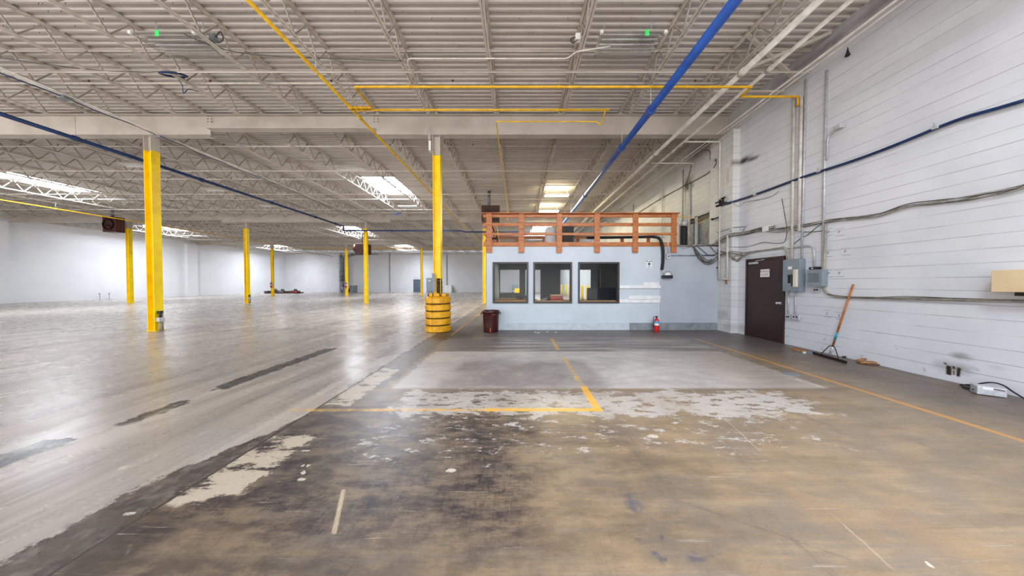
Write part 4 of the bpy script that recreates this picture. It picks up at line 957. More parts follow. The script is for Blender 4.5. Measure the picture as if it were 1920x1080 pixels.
# fire extinguishers
def extinguisher(x, y, z, s, label, grp='red fire extinguishers'):
    e = thing('fire_extinguisher', label, 'fire extinguisher', (x, y, z), grp)
    MB().lathe([(.07 * s, z), (.078 * s, z + .02 * s), (.078 * s, z + .33 * s), (.06 * s, z + .385 * s), (.028 * s, z + .41 * s), (.028 * s, z + .43 * s)], (x, y, 0), 22).build('cylinder', 'red', e)
    MB().cyl((x, y, z + .43 * s), (x, y, z + .47 * s), .025 * s, 12).box(x - .02 * s, x + .03 * s, y - .015 * s, y + .015 * s, z + .46 * s, z + .49 * s).build('valve', 'black', e)
    MB().bar((x - .01 * s, y, z + .49 * s), (x + .09 * s, y, z + .53 * s), .02 * s, .008 * s).bar((x - .01 * s, y, z + .475 * s), (x + .08 * s, y, z + .47 * s), .02 * s, .008 * s).build('handle', 'galv', e)
    MB().tube(smooth([(x - .02 * s, y, z + .47 * s), (x - .085 * s, y, z + .46 * s), (x - .105 * s, y, z + .33 * s), (x - .095 * s, y, z + .14 * s)]), .011 * s, 8).build('hose', 'black', e)
    MB().lathe([(.0795 * s, z + .27 * s), (.0795 * s, z + .335 * s)], (x, y, 0), 22, 'z', False).build('label_band', 'blue_label', e)
    MB().lathe([(.0795 * s, z + .20 * s), (.0795 * s, z + .265 * s)], (x, y, 0), 22, 'z', False).build('label_band', 'white', e)
    return e
a = fl(1231, 621.5); extinguisher(a.x, min(a.y, OY0 - .12), 0, 1.0, 'red fire extinguisher standing on the floor against the office front')
a = dp(913.5, 519, 20.9); extinguisher(a.x + .1, 20.9, a.z - .3, 1.4, 'red fire extinguisher hung on the column just left of the office')
a = dp(508, 541, 33); extinguisher(CX[3] + .0, 32.92, 1.0, 1.3, 'distant red fire extinguisher on the column by the debris pile')
extinguisher(CX[2] + .02, 32.92, 1.0, 1.3, 'distant red fire extinguisher on the column before the far ductwork')

# ---------------------------------------------------------------- maroon bin and column guard
a = fl(920.5, 621.5); tx, ty = a.x, 8.55
o = thing('trash_bin', 'round maroon plastic bin standing at the left corner of the office', 'bin', (tx, ty, 0))
pf = [(.228, 0), (.234, .01), (.242, .2), (.258, .55), (.262, .56), (.268, .565), (.270, .60), (.278, .605), (.282, .66), (.272, .672), (.262, .665), (.25, .6), (.22, .03), (0, .025)]
MB().lathe(pf, (tx, ty, 0), 40).build('body', 'maroon', o)
for s in (-1, 1):
    m = MB(); m.box(tx + s * .27, tx + s * .315, ty - .05, ty + .05, .59, .615).box(tx + s * .295, tx + s * .315, ty - .05, ty + .05, .53, .6); m.build('handle', 'maroon', o, .006)
MB().bar((tx + .005, ty - .240, .03), (tx + .012, ty - .246, .16), .022, .004, (0, 1, 0)).build('orange_mark', 'wood', o)
m = MB()
for k in range(6): m.bar((tx + .06 + .022 * k, ty - .262 + .004 * k, .59 - .01 * (k % 2)), (tx + .075 + .022 * k, ty - .260 + .004 * k, .55 + .012 * (k % 3)), .008, .004, (0, 1, 0))
m.build('lettering_scuff', 'cardboard', o)

gxc, gyc = CX[0], ROWS[0]
o = thing('column_guard', 'ribbed yellow plastic column guard around the near column', 'column guard', (gxc, gyc, 0))
R = .405; H = 1.12; seg = 5; sh = H / seg
for k in range(seg):
    z = k * sh; pf = [(R * .88, z), (R * .91, z + .006), (R * .985, z + .010), (R * .992, z + .012), (R, z + .022), (R, z + .026), (R, z + sh * .70), (R, z + sh * .72), (R * .99, z + sh * .75), (R * .985, z + sh * .76), (R * .90, z + sh * .90), (R * .88, z + sh * .91), (R * .88, z + sh)]
    pf += [(R * .5, z + sh), (R * .5, z)]
    n = 44; m = MB().lathe(pf + [pf[0]], (gxc, gyc, 0), n, 'z', False); m.build('ring', 'guard_yellow', o)
m = MB()
for a_ in (PI * 1.5 - .18, PI * .5 - .18): m.box(gxc + R * math.cos(a_) - .004, gxc + R * math.cos(a_) + .004, gyc + R * 1.0 * math.sin(a_) - .004, gyc + R * math.sin(a_) + .004, .02, H)
m.build('seam', 'rust', o)
m = MB()
for k in range(1, seg): m.lathe([(R * .945, k * sh - .026), (R * .95, k * sh + .0)], (gxc, gyc, 0), 44, 'z', False)
m.build('groove_band', 'rubber', o)
for (sx, w_) in ((-.06, .34), (.24, .12)): MB().box(gxc + sx - w_ / 2, gxc + sx + w_ / 2, gyc - .22, gyc + .2, H, H + .085).build('collar_block', 'guard_yellow', o, .012)
for sx in (-.24, -.10, .12): MB().box(gxc + sx - .014, gxc + sx + .014, gyc - .235, gyc - .2, H - .03, H + .10).build('strap', 'black', o)
# box and torn sheet on the near column
o = thing('column_box', 'tall grey-green electrical box on the left side of the near column', 'electrical box', (gxc - .18, gyc, 1.2))
a, b = dp(811.5, 549, 8.7), dp(818, 512, 8.7)
MB().box(a.x, gxc - .119, gyc - .1, gyc + .08, H + .10, b.z).build('box', 'green_grey', o, .006); MB().box(a.x + .012, a.x + .1, gyc - .112, gyc - .1, H + .14, b.z - .03).build('cover', 'grey_box', o)
a, b = dp(819.5, 549, 8.7), dp(829.5, 522, 8.7); vs = []; fs = []; nx, nz = 6, 14
for i in range(nx + 1):
    for j in range(nz + 1): vs.append((a.x + (b.x - a.x) * i / nx, gyc - .06 + random.uniform(-.03, .03), H + .10 + (b.z - H - .1) * j / nz))
for i in range(nx):
    for j in range(nz): q = i * (nz + 1) + j; fs.append((q, q + nz + 1, q + nz + 2, q + 1))
m = MB(); m._add(vs, fs); s_ = m.build('crumpled_sheet', paint('dark_foil', '#5b4a4c', '#2c2328', .35, .2, scale=14)); tag(s_, 'crumpled dark sheet stuffed in the near column above the guard', 'sheet')
sd = s_.modifiers.new('solid', 'SOLIDIFY'); sd.thickness = .006
tag(MB().box(gxc - .24, gxc - .16, gyc - .14, gyc + .03, 5.72, 6.02).build('column_junction_box', 'white', None, .01), 'white junction box high on the near column', 'junction box')
for sx in (-.23, -.19): run('column_conduit', f'thin white conduit above the junction box on the near column, {"left" if sx < -.2 else "right"} of the pair', 'conduit', [(gxc + sx, gyc - .14, 6.02), (gxc + sx, gyc - .14, 6.42)], .011, 'pipe_white')
# ---------------------------------------------------------------- right wall: door, panels, pipes, cables
X0 = WX
a, b = wl(1471, 645, X0), wl(1399, 627.5, X0); dy0, dy1, dz = a.y, b.y, 2.23
dr = struct(MB().box(X0 - .03, X0 + .02, dy0 + .05, dy1 - .05, .008, dz - .06).build('door_1', 'door', None, .003), 'dark brown steel door in the brick wall')
m = MB(); m.box(X0 - .045, X0 + .01, dy0, dy0 + .05, 0, dz).box(X0 - .045, X0 + .01, dy1 - .05, dy1, 0, dz).box(X0 - .045, X0 + .01, dy0 + .05, dy1 - .05, dz - .06, dz); m.build('door_frame', 'door', dr, .003)
struct(MB().box(X0 - .012, X0, dy0 - .09, dy1 + .09, dz, dz + .1).build('trim_door_lintel', 'concrete'))
k = wl(1462, 568.5, X0 - .03)
m = MB(); m.lathe([(.03, 0), (.03, -.012), (.012, -.02), (.012, -.045), (.027, -.055), (.03, -.075), (.02, -.09), (0, -.092)], (X0 - .03, dy0 + .12, k.z), 18, 'x'); m.build('door_knob', 'galv', dr, label='chrome knob')
MB().box(X0 - .032, X0 - .03, dy0 + .055, dy0 + .16, k.z - .03, k.z + .03).build('lock_plate', 'galv', dr)
c1, c2 = wl(1409, 494, X0), wl(1424, 491.5, X0)
MB().box(X0 - .09, X0 - .03, min(c1.y, c2.y), max(c1.y, c2.y), c1.z - .03, c1.z + .025).bar((X0 - .07, c2.y + .05, c2.z + .03), (X0 - .05, c2.y - .2, c2.z + .06), .015, .02).build('door_closer', 'galv', dr, .004)
a, b = wl(1426, 518.5, X0 - .03), wl(1443, 505.5, X0 - .03); zc_ = (a.z + b.z) / 2; yc_ = (a.y + b.y) / 2
o = thing('door_sign', 'white sign with red letters FURNACE ROOM on the dark brown door', 'sign', (X0 - .035, yc_, zc_))
MB().box(X0 - .036, X0 - .0305, yc_ - .135, yc_ + .135, zc_ - .105, zc_ + .105).build('panel', 'white', o)
text('FURNACE', 'lettering', 'red_print', o, (X0 - .0365, yc_, zc_ + .045), .062, (PI / 2, 0, -PI / 2)); text('ROOM', 'lettering', 'red_print', o, (X0 - .0365, yc_, zc_ - .045), .062, (PI / 2, 0, -PI / 2))
# breaker panel
FXP = X0 - .15
a, b = wl(1498, 547, FXP), wl(1468, 486, FXP); py0, py1, pz0, pz1 = a.y, b.y, a.z, wl(1498, 485, FXP).z
o = thing('breaker_panel', 'grey breaker panel with its cover open beside the brown door', 'electrical panel', (X0, (py0 + py1) / 2, pz0))
MB().box(FXP, X0, py0, py1, pz0, pz1).build('cabinet', 'grey_box', o, .006)
def face(px0, px1, py0_, py1_, X, t=.004):
    a, b = wl(px0, py1_, X), wl(px1, py0_, X); return (X - t, X, min(a.y, b.y), max(a.y, b.y), min(a.z, b.z), max(a.z, b.z))
MB().box(*face(1477, 1483, 515, 531, FXP)).box(*face(1483.5, 1488.5, 514.5, 536.5, FXP)).build('breaker_slots', 'black', o)
m = MB()
for k in range(6): zz = face(1477, 1483, 515, 531, FXP); h_ = (zz[5] - zz[4]) / 6; m.box(FXP - .012, FXP - .004, zz[2] + .01, zz[3] - .01, zz[4] + k * h_ + .008, zz[4] + (k + 1) * h_ - .008)
m.build('breakers', 'rubber', o)
f_ = face(1490, 1497, 505, 538, FXP); MB().box(FXP - .05, FXP - .002, f_[2], f_[3], f_[4], f_[5]).build('open_cover', 'paper', o, .004)
MB().box(*face(1477.5, 1485, 499.5, 505.5, FXP, .003)).build('paper_label', 'white', o)
# disconnect box
FXD = X0 - .13
a, b = wl(1541, 537, FXD), wl(1513, 506, FXD)
o = thing('disconnect_box', 'square grey-green switch box right of the breaker panel', 'electrical box', (X0, (a.y + b.y) / 2, a.z))
MB().box(FXD, X0, a.y, b.y, a.z, b.z - .0).build('cabinet', 'grey_box', o, .006)
f_ = face(1516, 1536, 512, 529, FXD); MB().box(FXD - .008, FXD, f_[2], f_[3], f_[4], f_[5]).build('cover', 'green_grey', o, .004)
f_ = face(1517, 1532, 500.5, 506, FXD + .03); MB().box(X0 - .11, X0, f_[2], f_[3], b.z, b.z + .06).build('top_switch', 'black', o, .006)
MB().cyl((X0 - .112, (f_[2] + f_[3]) / 2, b.z + .03), (X0 - .125, (f_[2] + f_[3]) / 2, b.z + .03), .018, 12).build('knob', 'galv', o)
def outlet(px0, px1, py0_, py1_, nm, X=X0 - .05):
    f_ = face(px0, px1, py0_, py1_, X)
    o = thing('wall_outlet', nm, 'outlet', (X0, (f_[2] + f_[3]) / 2, f_[4]), 'grey outlets on the brick wall')
    MB().box(X, X0, f_[2], f_[3], f_[4], f_[5]).build('box', 'galv', o, .005)
    m = MB()
    for q in (.3, .7):
        y = f_[2] + (f_[3] - f_[2]) * q; m.cyl((X - .004, y, (f_[4] + f_[5]) / 2), (X, y, (f_[4] + f_[5]) / 2), .02, 12)
    m.build('sockets', 'black', o); return o
outlet(1524, 1535.5, 539.5, 547.5, 'small grey outlet under the square switch box')
outlet(1484, 1497.5, 590, 598.5, 'grey double outlet below the breaker panel, right one')
outlet(1472.5, 1481, 590, 598, 'grey outlet below the breaker panel, nearest the door edge')
def wrun(name, nm, cat, P_, r, mat, X=None, rad=.1, grp=None, n=8):
    X = X0 - r - .004 if X is None else X
    return run(name, nm, cat, rounded([wlp(px, py, WX - X) for px, py in P_], rad, 5), r, mat, grp, n)
wrun('wall_conduit', 'short conduit from breaker panel to the outlet nearest the door edge', 'conduit', [(1479, 546), (1478, 591)], .016, 'galv', rad=.01)
wrun('wall_conduit', 'short conduit from breaker panel to the double outlet', 'conduit', [(1492, 546), (1491, 591)], .016, 'galv', rad=.01)
wrun('wall_conduit', 'conduit lying between the two outlets below the panel', 'conduit', [(1481, 594.5), (1503, 596.5)], .013, 'galv', rad=.01)
wrun('wall_conduit', 'tall white conduit running up from the breaker panel, left of three', 'conduit', [(1485, 486), (1489, 178)], .032, 'pipe_white', rad=.01)
wrun('gas_drop', 'tall white-painted pipe under the yellow pipe end, middle of three', 'pipe', [(1498.5, 434), (1503, 182)], .036, 'pipe_white', rad=.01)
wrun('wall_conduit', 'tall silver conduit above the breaker panel, right of three', 'conduit', [(1503.5, 486), (1511, 148)], .022, 'galv', rad=.01)
wrun('wall_conduit', 'tall silver conduit from the ceiling down to the square switch box', 'conduit', [(1542.5, 505), (1550, 132)], .022, 'galv', rad=.01)
wrun('wall_conduit', 'silver conduit beside the square switch box turning along the wall to the right', 'conduit', [(1548, 420), (1544.5, 545), (1562, 556.5), (1700, 560.5), (1925, 565)], .022, 'cable_pale', rad=.15)
wrun('wall_conduit', 'grey conduit over the door bending down to the breaker panel', 'conduit', [(1372, 484), (1388, 475), (1473, 463.5), (1475.5, 486)], .018, 'cable_pale', rad=.14)
wrun('wall_conduit', 'grey conduit arching from the breaker panel to the square switch box', 'conduit', [(1478, 466), (1526, 459), (1527.5, 500)], .02, 'galv', rad=.16)
# small fixture on bent conduit
a, b = wl(1563, 245, X0 - .1), wl(1577, 231, X0 - .1)
o = thing('sensor_box', 'grey box on a bent conduit high on the brick wall', 'sensor', a)
MB().box(X0 - .12, X0 - .02, min(a.y, b.y), max(a.y, b.y), min(a.z, b.z), max(a.z, b.z)).build('box', 'galv', o, .01)
MB().tube(rounded([wl(1550, 300, X0 - .04), wl(1552, 256, X0 - .04), wl(1566, 243, X0 - .06)], .12, 6), .016, 8).build('conduit', 'galv', o)
# blue hose along the wall
bl = [(1352, 384), (1367, 380), (1378, 377), (1388, 373.5), (1400, 370), (1450, 352), (1502, 333), (1545, 319), (1600, 301), (1660, 279), (1720, 255), (1756, 240), (1810, 220), (1870, 203), (1925, 187)]
o = thing('blue_air_hose', 'blue hose clipped along the brick wall, sagging between clamps', 'hose', wl(1545, 319, X0 - .05))
MB().tube(smooth([wlp(p_[0], p_[1], .05) for p_ in bl], 4), .024, 10).build('hose', 'blue_dark', o)
MB().tube(smooth([wlp(p_[0], p_[1] + 2.5, .02) for p_ in bl], 3), .007, 6).build('cable', 'cable', o)
for px, py in ((1417, 364), (1537, 320), (1757, 238)):
    q = wl(px, py, X0 - .05); MB().box(X0 - .10, X0, q.y - .03, q.y + .03, q.z - .03, q.z + .01).box(X0 - .10, X0 - .07, q.y - .012, q.y + .012, q.z, q.z + .07).build('clamp', 'galv', o)
# cable bundles
def bundle(name, label, P_, X, n, r, mat, spread, k=4, cat='cables'):
    P3 = [q if isinstance(q, Vector) else (wlp(q[0], q[1], WX - X) if X > 6.65 else wl(q[0], q[1], X)) for q in P_]
    o = thing(name, label, cat, P3[0])
    for i in range(n):
        ph = i * 1.7; pts = [p + Vector((-abs(math.sin(ph * 2 + j)) * spread * .5, 0, math.sin(ph + j * 1.3) * spread + (i - n / 2) * spread * .6)) for j, p in enumerate(P3)]
        MB().tube(smooth(pts, k), r * (1 - .15 * (i % 3)), 6).build('strand', mat if i % 3 else 'cable_pale', o)
    return o
bundle('cable_bundle', 'thick cable bundle crossing the brick wall from the tall conduits to the right edge', [(1460, 430), (1505, 424), (1550, 414.5), (1600, 408), (1650, 401), (1700, 386), (1760, 379), (1820, 370), (1880, 358), (1930, 345)], X0 - .03, 5, .0095, 'cable', .018)
bundle('cable_bundle', 'bundle of grey cables on the wall between the white corner pipes and the tall conduits', [(1342, 455), (1366, 443), (1400, 436), (1430, 429), (1460, 430), (1484, 428)], X0 - .03, 5, .011, 'cable', .03)
bundle('cable_bundle', 'frayed bundle of cables ending in a point above the brown door', [(1366, 443), (1395, 438), (1425, 430), (1445, 427), (1455, 424)], X0 - .05, 4, .010, 'cable', .03)
bundle('cable_bundle', 'loose cables drooping in a V over the brown door, left part', [(1343, 468), (1360, 474), (1372, 482), (1382, 488), (1392, 481), (1410, 473), (1470, 464)], X0 - .03, 4, .010, 'cable', .022)
bundle('cable_bundle', 'tangled cables crossing the office corner to the wall below the black valve', [dp(1300, 462, 8.81), dp(1312, 478, 8.80), dp(1328, 490, 8.79), wl(1343, 482, 6.50), wlp(1358, 476), wlp(1372, 474), wlp(1392, 477)], 6.6, 5, .011, 'cable', .03)
bundle('cable_bundle', 'dark cables lying along the edge of the office roof by the brick wall', [dp(1270, 459.5, 8.82), dp(1290, 461.5, 8.80), dp(1310, 460.5, 8.82), dp(1330, 459.5, 8.82), wl(1344, 456, 6.52), wl(1360, 452, 6.52)], 6.6, 4, .014, 'rubber', .014)
for nm, P__ in (('dark cable looping low on the office front beside the corner pipes', [(1296, 460), (1309, 474), (1316, 487), (1330, 492), (1341, 484), (1349, 478)]), ('dark cable looping higher on the office front beside the corner pipes', [(1306, 460), (1318, 470), (1328, 478), (1340, 477), (1349, 474)]), ('short dark cable dropping from the office roof edge to the corner pipes', [(1330, 459), (1336, 467), (1342, 473), (1349, 476)]), ('widest dark cable loop at the right end of the office front', [(1301, 462), (1308, 481), (1322, 495), (1336, 494), (1347, 483), (1351, 470)])):
    run('wall_cable', nm, 'cable', smooth([dp(a_, b_, 8.775) for a_, b_ in P__]), .011, 'cable')
run('wall_cable', 'thin grey cable drooping below the office roof edge at the right', 'cable', smooth([dp(1272, 461, 8.81), dp(1282, 465.5, 8.81), dp(1296, 462, 8.81)]), .008, 'cable_pale')
run('wall_cable', 'thin cable hanging in a wide loop at the right end of the office front', 'cable', smooth([dp(1300, 463, 8.81), dp(1305, 478, 8.81), dp(1318, 490, 8.80), dp(1332, 494, 8.80), dp(1340, 487, 8.80)]), .008, 'cable')
def wc(nm, P_, r=.008, mat='cable', X=None): run('wall_cable', nm, 'cable', smooth([wlp(p_[0], p_[1], .015) for p_ in P_]), r, mat)
wc('thin cable rising from the corner pipes to a hook left of the tall conduits', [(1344, 436), (1362, 431), (1376, 427), (1392, 425.5), (1399, 425)])
wc('thin looping cable under the hook left of the tall conduits', [(1369, 433), (1378, 437), (1390, 436), (1396, 428)])
wc('slack grey cable wandering from the corner pipe to the tall conduits', [(1368, 463), (1400, 463), (1418, 458), (1432, 454), (1448, 456), (1468, 455), (1474, 445), (1475, 425), (1470, 395), (1466, 372)], .007)
wc('thin cable sagging from tall conduits to the square switch box', [(1484, 430), (1500, 434), (1518, 435), (1540, 433)])
wc('thin slanting cable between the tall conduits and the switch box conduit', [(1488, 458), (1500, 448), (1515, 440), (1530, 427), (1545, 418)])
wc('thin grey cable forming a shallow V below the blue hose end', [(1372, 379), (1383, 386), (1398, 379), (1420, 375), (1445, 369), (1460, 358)], .008, 'cable_pale')
wc('dark cable hanging beside the switch box', [(1546, 503), (1549, 512), (1546, 530), (1543, 540)], .014)
bundle('cable_bundle', 'cables lying on the long conduit toward the tan box', [(1552, 552), (1590, 556), (1650, 557), (1700, 557), (1760, 559), (1820, 561), (1880, 562), (1930, 562)], X0 - .05, 3, .008, 'cable', .010)
q = wl(1437, 428.5, X0 - .03); tag(MB().box(X0 - .07, X0, q.y - .09, q.y + .09, q.z - .08, q.z + .06).build('cable_box', 'white', None, .008), 'small white box among the cables above the brown door', 'junction box')
# corner pipes and valve
P6 = 6.50
def drop2(px, y0_, y1_): return [wl(px, y0_, P6), Vector((P6, wl(px, y0_, P6).y, wl(px, y1_, P6).z))]
p_ = drop2(1350, 384, 523); run('corner_pipe', 'thin white pipe below the black valve at the office corner', 'pipe', p_, .026, 'pipe_white')
q_ = drop2(1364.5, 441, 523); run('corner_pipe', 'second thin white pipe near the office corner, right of the valve pipe', 'pipe', q_, .030, 'pipe_white')
run('corner_pipe', 'short white pipe joining the two corner pipes at the bottom', 'pipe', [p_[1], q_[1]], .03, 'pipe_white')
o = thing('pipe_valve', 'black pipe valve where the blue hose starts at the office corner', 'valve', wl(1348, 382, P6))
z_ = wl(1348, 385, P6).z; y_ = p_[0].y
m = MB(); m.cyl((P6, y_ + .15, z_), (P6, y_ - .25, z_), .035, 12).cyl((P6, y_, z_ - .05), (P6, y_, z_ + .16), .032, 12).cyl((P6, y_ - .12, z_ - .03), (P6, y_ - .12, z_ + .18), .03, 12); m.build('body', 'rubber', o)
MB().box(P6 - .02, P6 + .02, y_ - .2, y_ - .05, z_ + .17, z_ + .20).box(P6 - .02, P6 + .02, y_ + .02, y_ + .2, z_ + .10, z_ + .13).build('handle', 'rubber', o)
for py, nm in ((408, 'upper'), (502, 'lower')):
    q = wl(1345, py, P6); tag(MB().cyl((P6, q.y + .25, q.z), (P6, q.y - .06, q.z), .018, 8).box(P6 - .03, P6 + .03, q.y + .2, q.y + .25, q.z - .03, q.z + .03).build('pipe_cock', 'rubber'), f'{nm} small black cock on the white corner pipe', 'valve')
q = q_[1]; tag(MB().cyl((P6 - .03, q.y, q.z - .04), (P6 - .03, q.y, q.z - .16), .022, 10).box(P6 - .06, P6, q.y - .05, q.y + .05, q.z - .06, q.z - .03).build('drain_tap', 'cardboard'), 'small brass tap below the white corner pipes', 'tap')
# louvred window above the office roof
w4 = struct(MB().box(X0 - .03, X0 + .02, 9.42, 9.52, 2.80, 4.08).box(X0 - .03, X0 + .02, 10.2, 10.28, 2.8, 4.08).box(X0 - .03, X0 + .02, 11.27, 11.36, 2.8, 4.08).box(X0 - .03, X0 + .02, 9.52, 11.27, 2.80, 2.86).box(X0 - .03, X0 + .02, 9.52, 11.27, 4.02, 4.08).build('window_4', 'concrete'), 'old white-framed wall window above the office roof')
MB().box(X0 + .06, X0 + .08, 9.45, 11.35, 2.80, 4.05).build('pane', paint('cloudy_pane', '#8d9096', '#6a6c70', .3), w4)
MB().box(X0 + .02, X0 + .05, 9.5, 11.3, 3.86, 4.02).build('blind_head', 'heater_dark', w4)
run('yellow_cord', 'yellow cord strung from the railing to the old wall window', 'cord', smooth([dp(1268, 405, 8.83), (6.2, 9.3, 3.72), (6.6, 9.9, 3.7), wl(1320, 412, 6.7), wl(1342, 403, 6.7)]), .012, 'yellow_pipe')
# pencilled marks
def mark(px, py, ch, nm, s=.085):
    q = wl(px, py, X0 - .001)
    o = thing('pencil_mark', nm, 'mark', q, 'pencilled marks on the brick wall')
    text(ch, 'letter', 'ink', o, (X0 - .002, q.y, q.z), s, (PI / 2, 0, -PI / 2), .0005)
    MB().box(X0 - .002, X0 - .0005, q.y - .09, q.y + .06, q.z - .075, q.z - .068).box(X0 - .002, X0 - .0005, q.y - .07, q.y + .08, q.z + .07, q.z + .075).build('bracket_line', 'ink', o)
for (px, py, ch, nm) in ((1553.5, 435.5, 'P', 'pencilled P just right of the switch box conduit, top row'), (1573.5, 435.5, 'P', 'pencilled P farther right in the top row of marks'), (1552.5, 475, 'P', 'pencilled P beside the switch box conduit, second row'), (1585, 472, 'P', 'pencilled P farthest right, second row of marks'), (1554, 513, 'P', 'pencilled P right next to the square switch box'), (1573.5, 512.5, 'P', 'pencilled P in a drawn tag level with the square switch box'), (1550.5, 588, '2', 'pencilled 2 left of the broom handle, left one'), (1573, 592, '2', 'pencilled 2 right beside the broom handle')):
    mark(px, py, ch, nm)
# floor squeegee leaning on the wall
a = fl(1557, 668); a = Vector((a.x, a.y, .07)); b = wl(1600, 533, X0 - .04)
o = thing('push_broom', 'long wooden-handled floor squeegee leaning on the brick wall', 'broom', (a.x, a.y, 0))
dv = (b - a); L_ = dv.length; u_ = dv / L_
MB().cyl(a + u_ * .12, b, .017, 12).build('handle', 'wood_pole', o)
MB().cyl(a + u_ * (L_ * .20), a + u_ * (L_ * .31), .0178, 12).build('tape_band', 'teal', o, label='blue tape on the handle')
e0, e1 = fl(1525, 664), fl(1587, 682); e0.z = e1.z = 0
MB().bar(e0 + Vector((0, 0, .035)), e1 + Vector((0, 0, .035)), .025, .035).build('head', 'heater_dark', o); MB().bar(e0 + Vector((0, 0, .01)), e1 + Vector((0, 0, .01)), .012, .02).build('blade', 'rubber', o)
MB().cyl(a, a + u_ * .14, .02, 12).build('socket', 'galv', o)
hd = (e1 - e0); h1, h2 = e0 + hd * .27 + Vector((0, 0, .06)), e0 + hd * .78 + Vector((0, 0, .06)); tp = a + u_ * .17
MB().tube(rounded([h1, tp + (h1 - tp) * .3 + Vector((0, 0, .05)), tp + (h2 - tp) * .3 + Vector((0, 0, .05)), h2], .1, 5), .008, 8).build('brace', 'black', o)
# debris along the wall
def litter(name, P_, z, mat, nm, cat='litter'):
    vs = [fl(*p_) for p_ in P_]; m = MB(); n = len(vs)
    m._add([(v.x, v.y, .003) for v in vs] + [(v.x + .01, v.y + .01, .003 + z * (.4 + .6 * ((i * 37) % 10) / 10)) for i, v in enumerate(vs)], [tuple(reversed(range(n))), tuple(range(n, 2 * n))] + [(i, (i + 1) % n, n + (i + 1) % n, n + i) for i in range(n)])
    return tag(m.build(name, mat), nm, cat)
litter('cardboard_strip', [(1479, 652.5), (1500, 655), (1512, 659), (1511, 661), (1494, 658), (1480, 654)], .03, 'cardboard', 'torn brown cardboard strip on the floor by the wall beside the door')
litter('paper_scrap', [(1504, 660), (1511, 660.5), (1512, 663), (1506, 663.5)], .02, 'white', 'white paper scrap on the floor left of the squeegee')
litter('paper_scrap', [(1514, 663), (1520, 662), (1522, 664.5), (1516, 665)], .02, 'duct', 'grey scrap on the floor at the end of the squeegee head')
for i_, (fx0, fy0, nm) in enumerate(((1003, 623, 'leftmost of four white chips on the floor below the middle office window'), (1009, 624.5, 'largest of four white chips on the floor below the middle office window'), (1026, 622.5, 'white chip on the floor below the gap between middle and right office windows'), (1042, 623.5, 'rightmost of four white chips on the floor below the office windows'))):
    w2 = (2.2, 3.6, 2.4, 2.0)[i_]; litter('paint_chip', [(fx0 - w2, fy0), (fx0 + w2 * .3, fy0 + .5), (fx0 + w2, fy0 - .2), (fx0 + w2 * .2, fy0 - .6)], .015, 'white', nm)
litter('leaf_litter', [(1577, 667), (1582, 668), (1587, 671.5), (1580, 671)], .05, 'rubber', 'small black scrap against the wall behind the squeegee')
a = fl(1626, 680)
o = thing('broken_wood', 'splintered brown piece of wood against the wall right of the squeegee', 'wood', (a.x, a.y, 0))
p0, p1, p2_, p3 = fl(1609, 681), fl(1622, 682.5), fl(1641, 684), fl(1640, 678)
m = MB(); m.bar(p0 + Vector((0, 0, .02)), p2_ + Vector((0, 0, .05)), .12, .02, (.1, 0, 1)).bar(p0 + Vector((.03, .03, .05)), p3 + Vector((0, 0, .10)), .05, .015, (.3, 0, 1)); m.build('board', 'cardboard', o)
m = MB(); m.bar(p1 + Vector((0, 0, .012)), p2_ + Vector((.05, 0, .015)), .1, .02); m.build('splinter', 'rust', o)
# ballast box and its cord
a, b = fl(1832, 740), fl(1889, 747.5); ax_ = (b - a); ln = ax_.length; ax_ /= ln; nrm_ = Vector((-ax_.y, ax_.x, 0)); nrm_ = nrm_ if nrm_.x > 0 else -nrm_
o = thing('metal_box', 'small grey metal box with a cord on the floor by the right wall', 'box', (a.x, a.y, 0))
H_ = .125; dd = nrm_ * .13
v = [a, b, b + dd, a + dd]; v = [(q.x, q.y, .008) for q in v] + [(q.x, q.y, H_) for q in v]
m = MB(); m._add(v, [(3, 2, 1, 0), (4, 5, 6, 7), (0, 1, 5, 4), (1, 2, 6, 5), (2, 3, 7, 6), (3, 0, 4, 7)]); m.build('case', 'galv', o, .008)
lp_ = a + ax_ * .04 - nrm_ * .002
MB().bar(Vector((lp_.x, lp_.y, H_ - .025)), Vector((lp_.x, lp_.y, H_ - .025)) + ax_ * .08, .004, .03).build('paper_label', 'white', o)
MB().bar(Vector((a.x, a.y, H_ - .02)) + ax_ * .12 - nrm_ * .002, Vector((b.x, b.y, H_ - .03)) - nrm_ * .002 - ax_ * .02, .004, .012).build('lip', 'rust', o)
c0 = fl(1808, 728); MB().tube(smooth([Vector((c0.x, c0.y, .02)), Vector((c0.x + .10, c0.y - .1, .03)), fl(1830, 722, .1), fl(1856, 717, .14), fl(1880, 722, .13), fl(1900, 735, .07), fl(1925, 750, .01)]), .010, 8).build('cord', 'rubber', o)
MB().tube(smooth([Vector((c0.x, c0.y, .02)), Vector((c0.x + .05, c0.y + .06, .03)), Vector((c0.x + .16, c0.y, .025)), Vector((c0.x + .05, c0.y - .07, .02)), Vector((c0.x - .04, c0.y - .02, .02)), Vector((c0.x + .1, c0.y + .03, .04)), Vector((c0.x + .3, c0.y - .1, .03)), (a + dd * .5) + Vector((0, 0, .05))]), .012, 8).build('cord_coil', 'rubber', o)
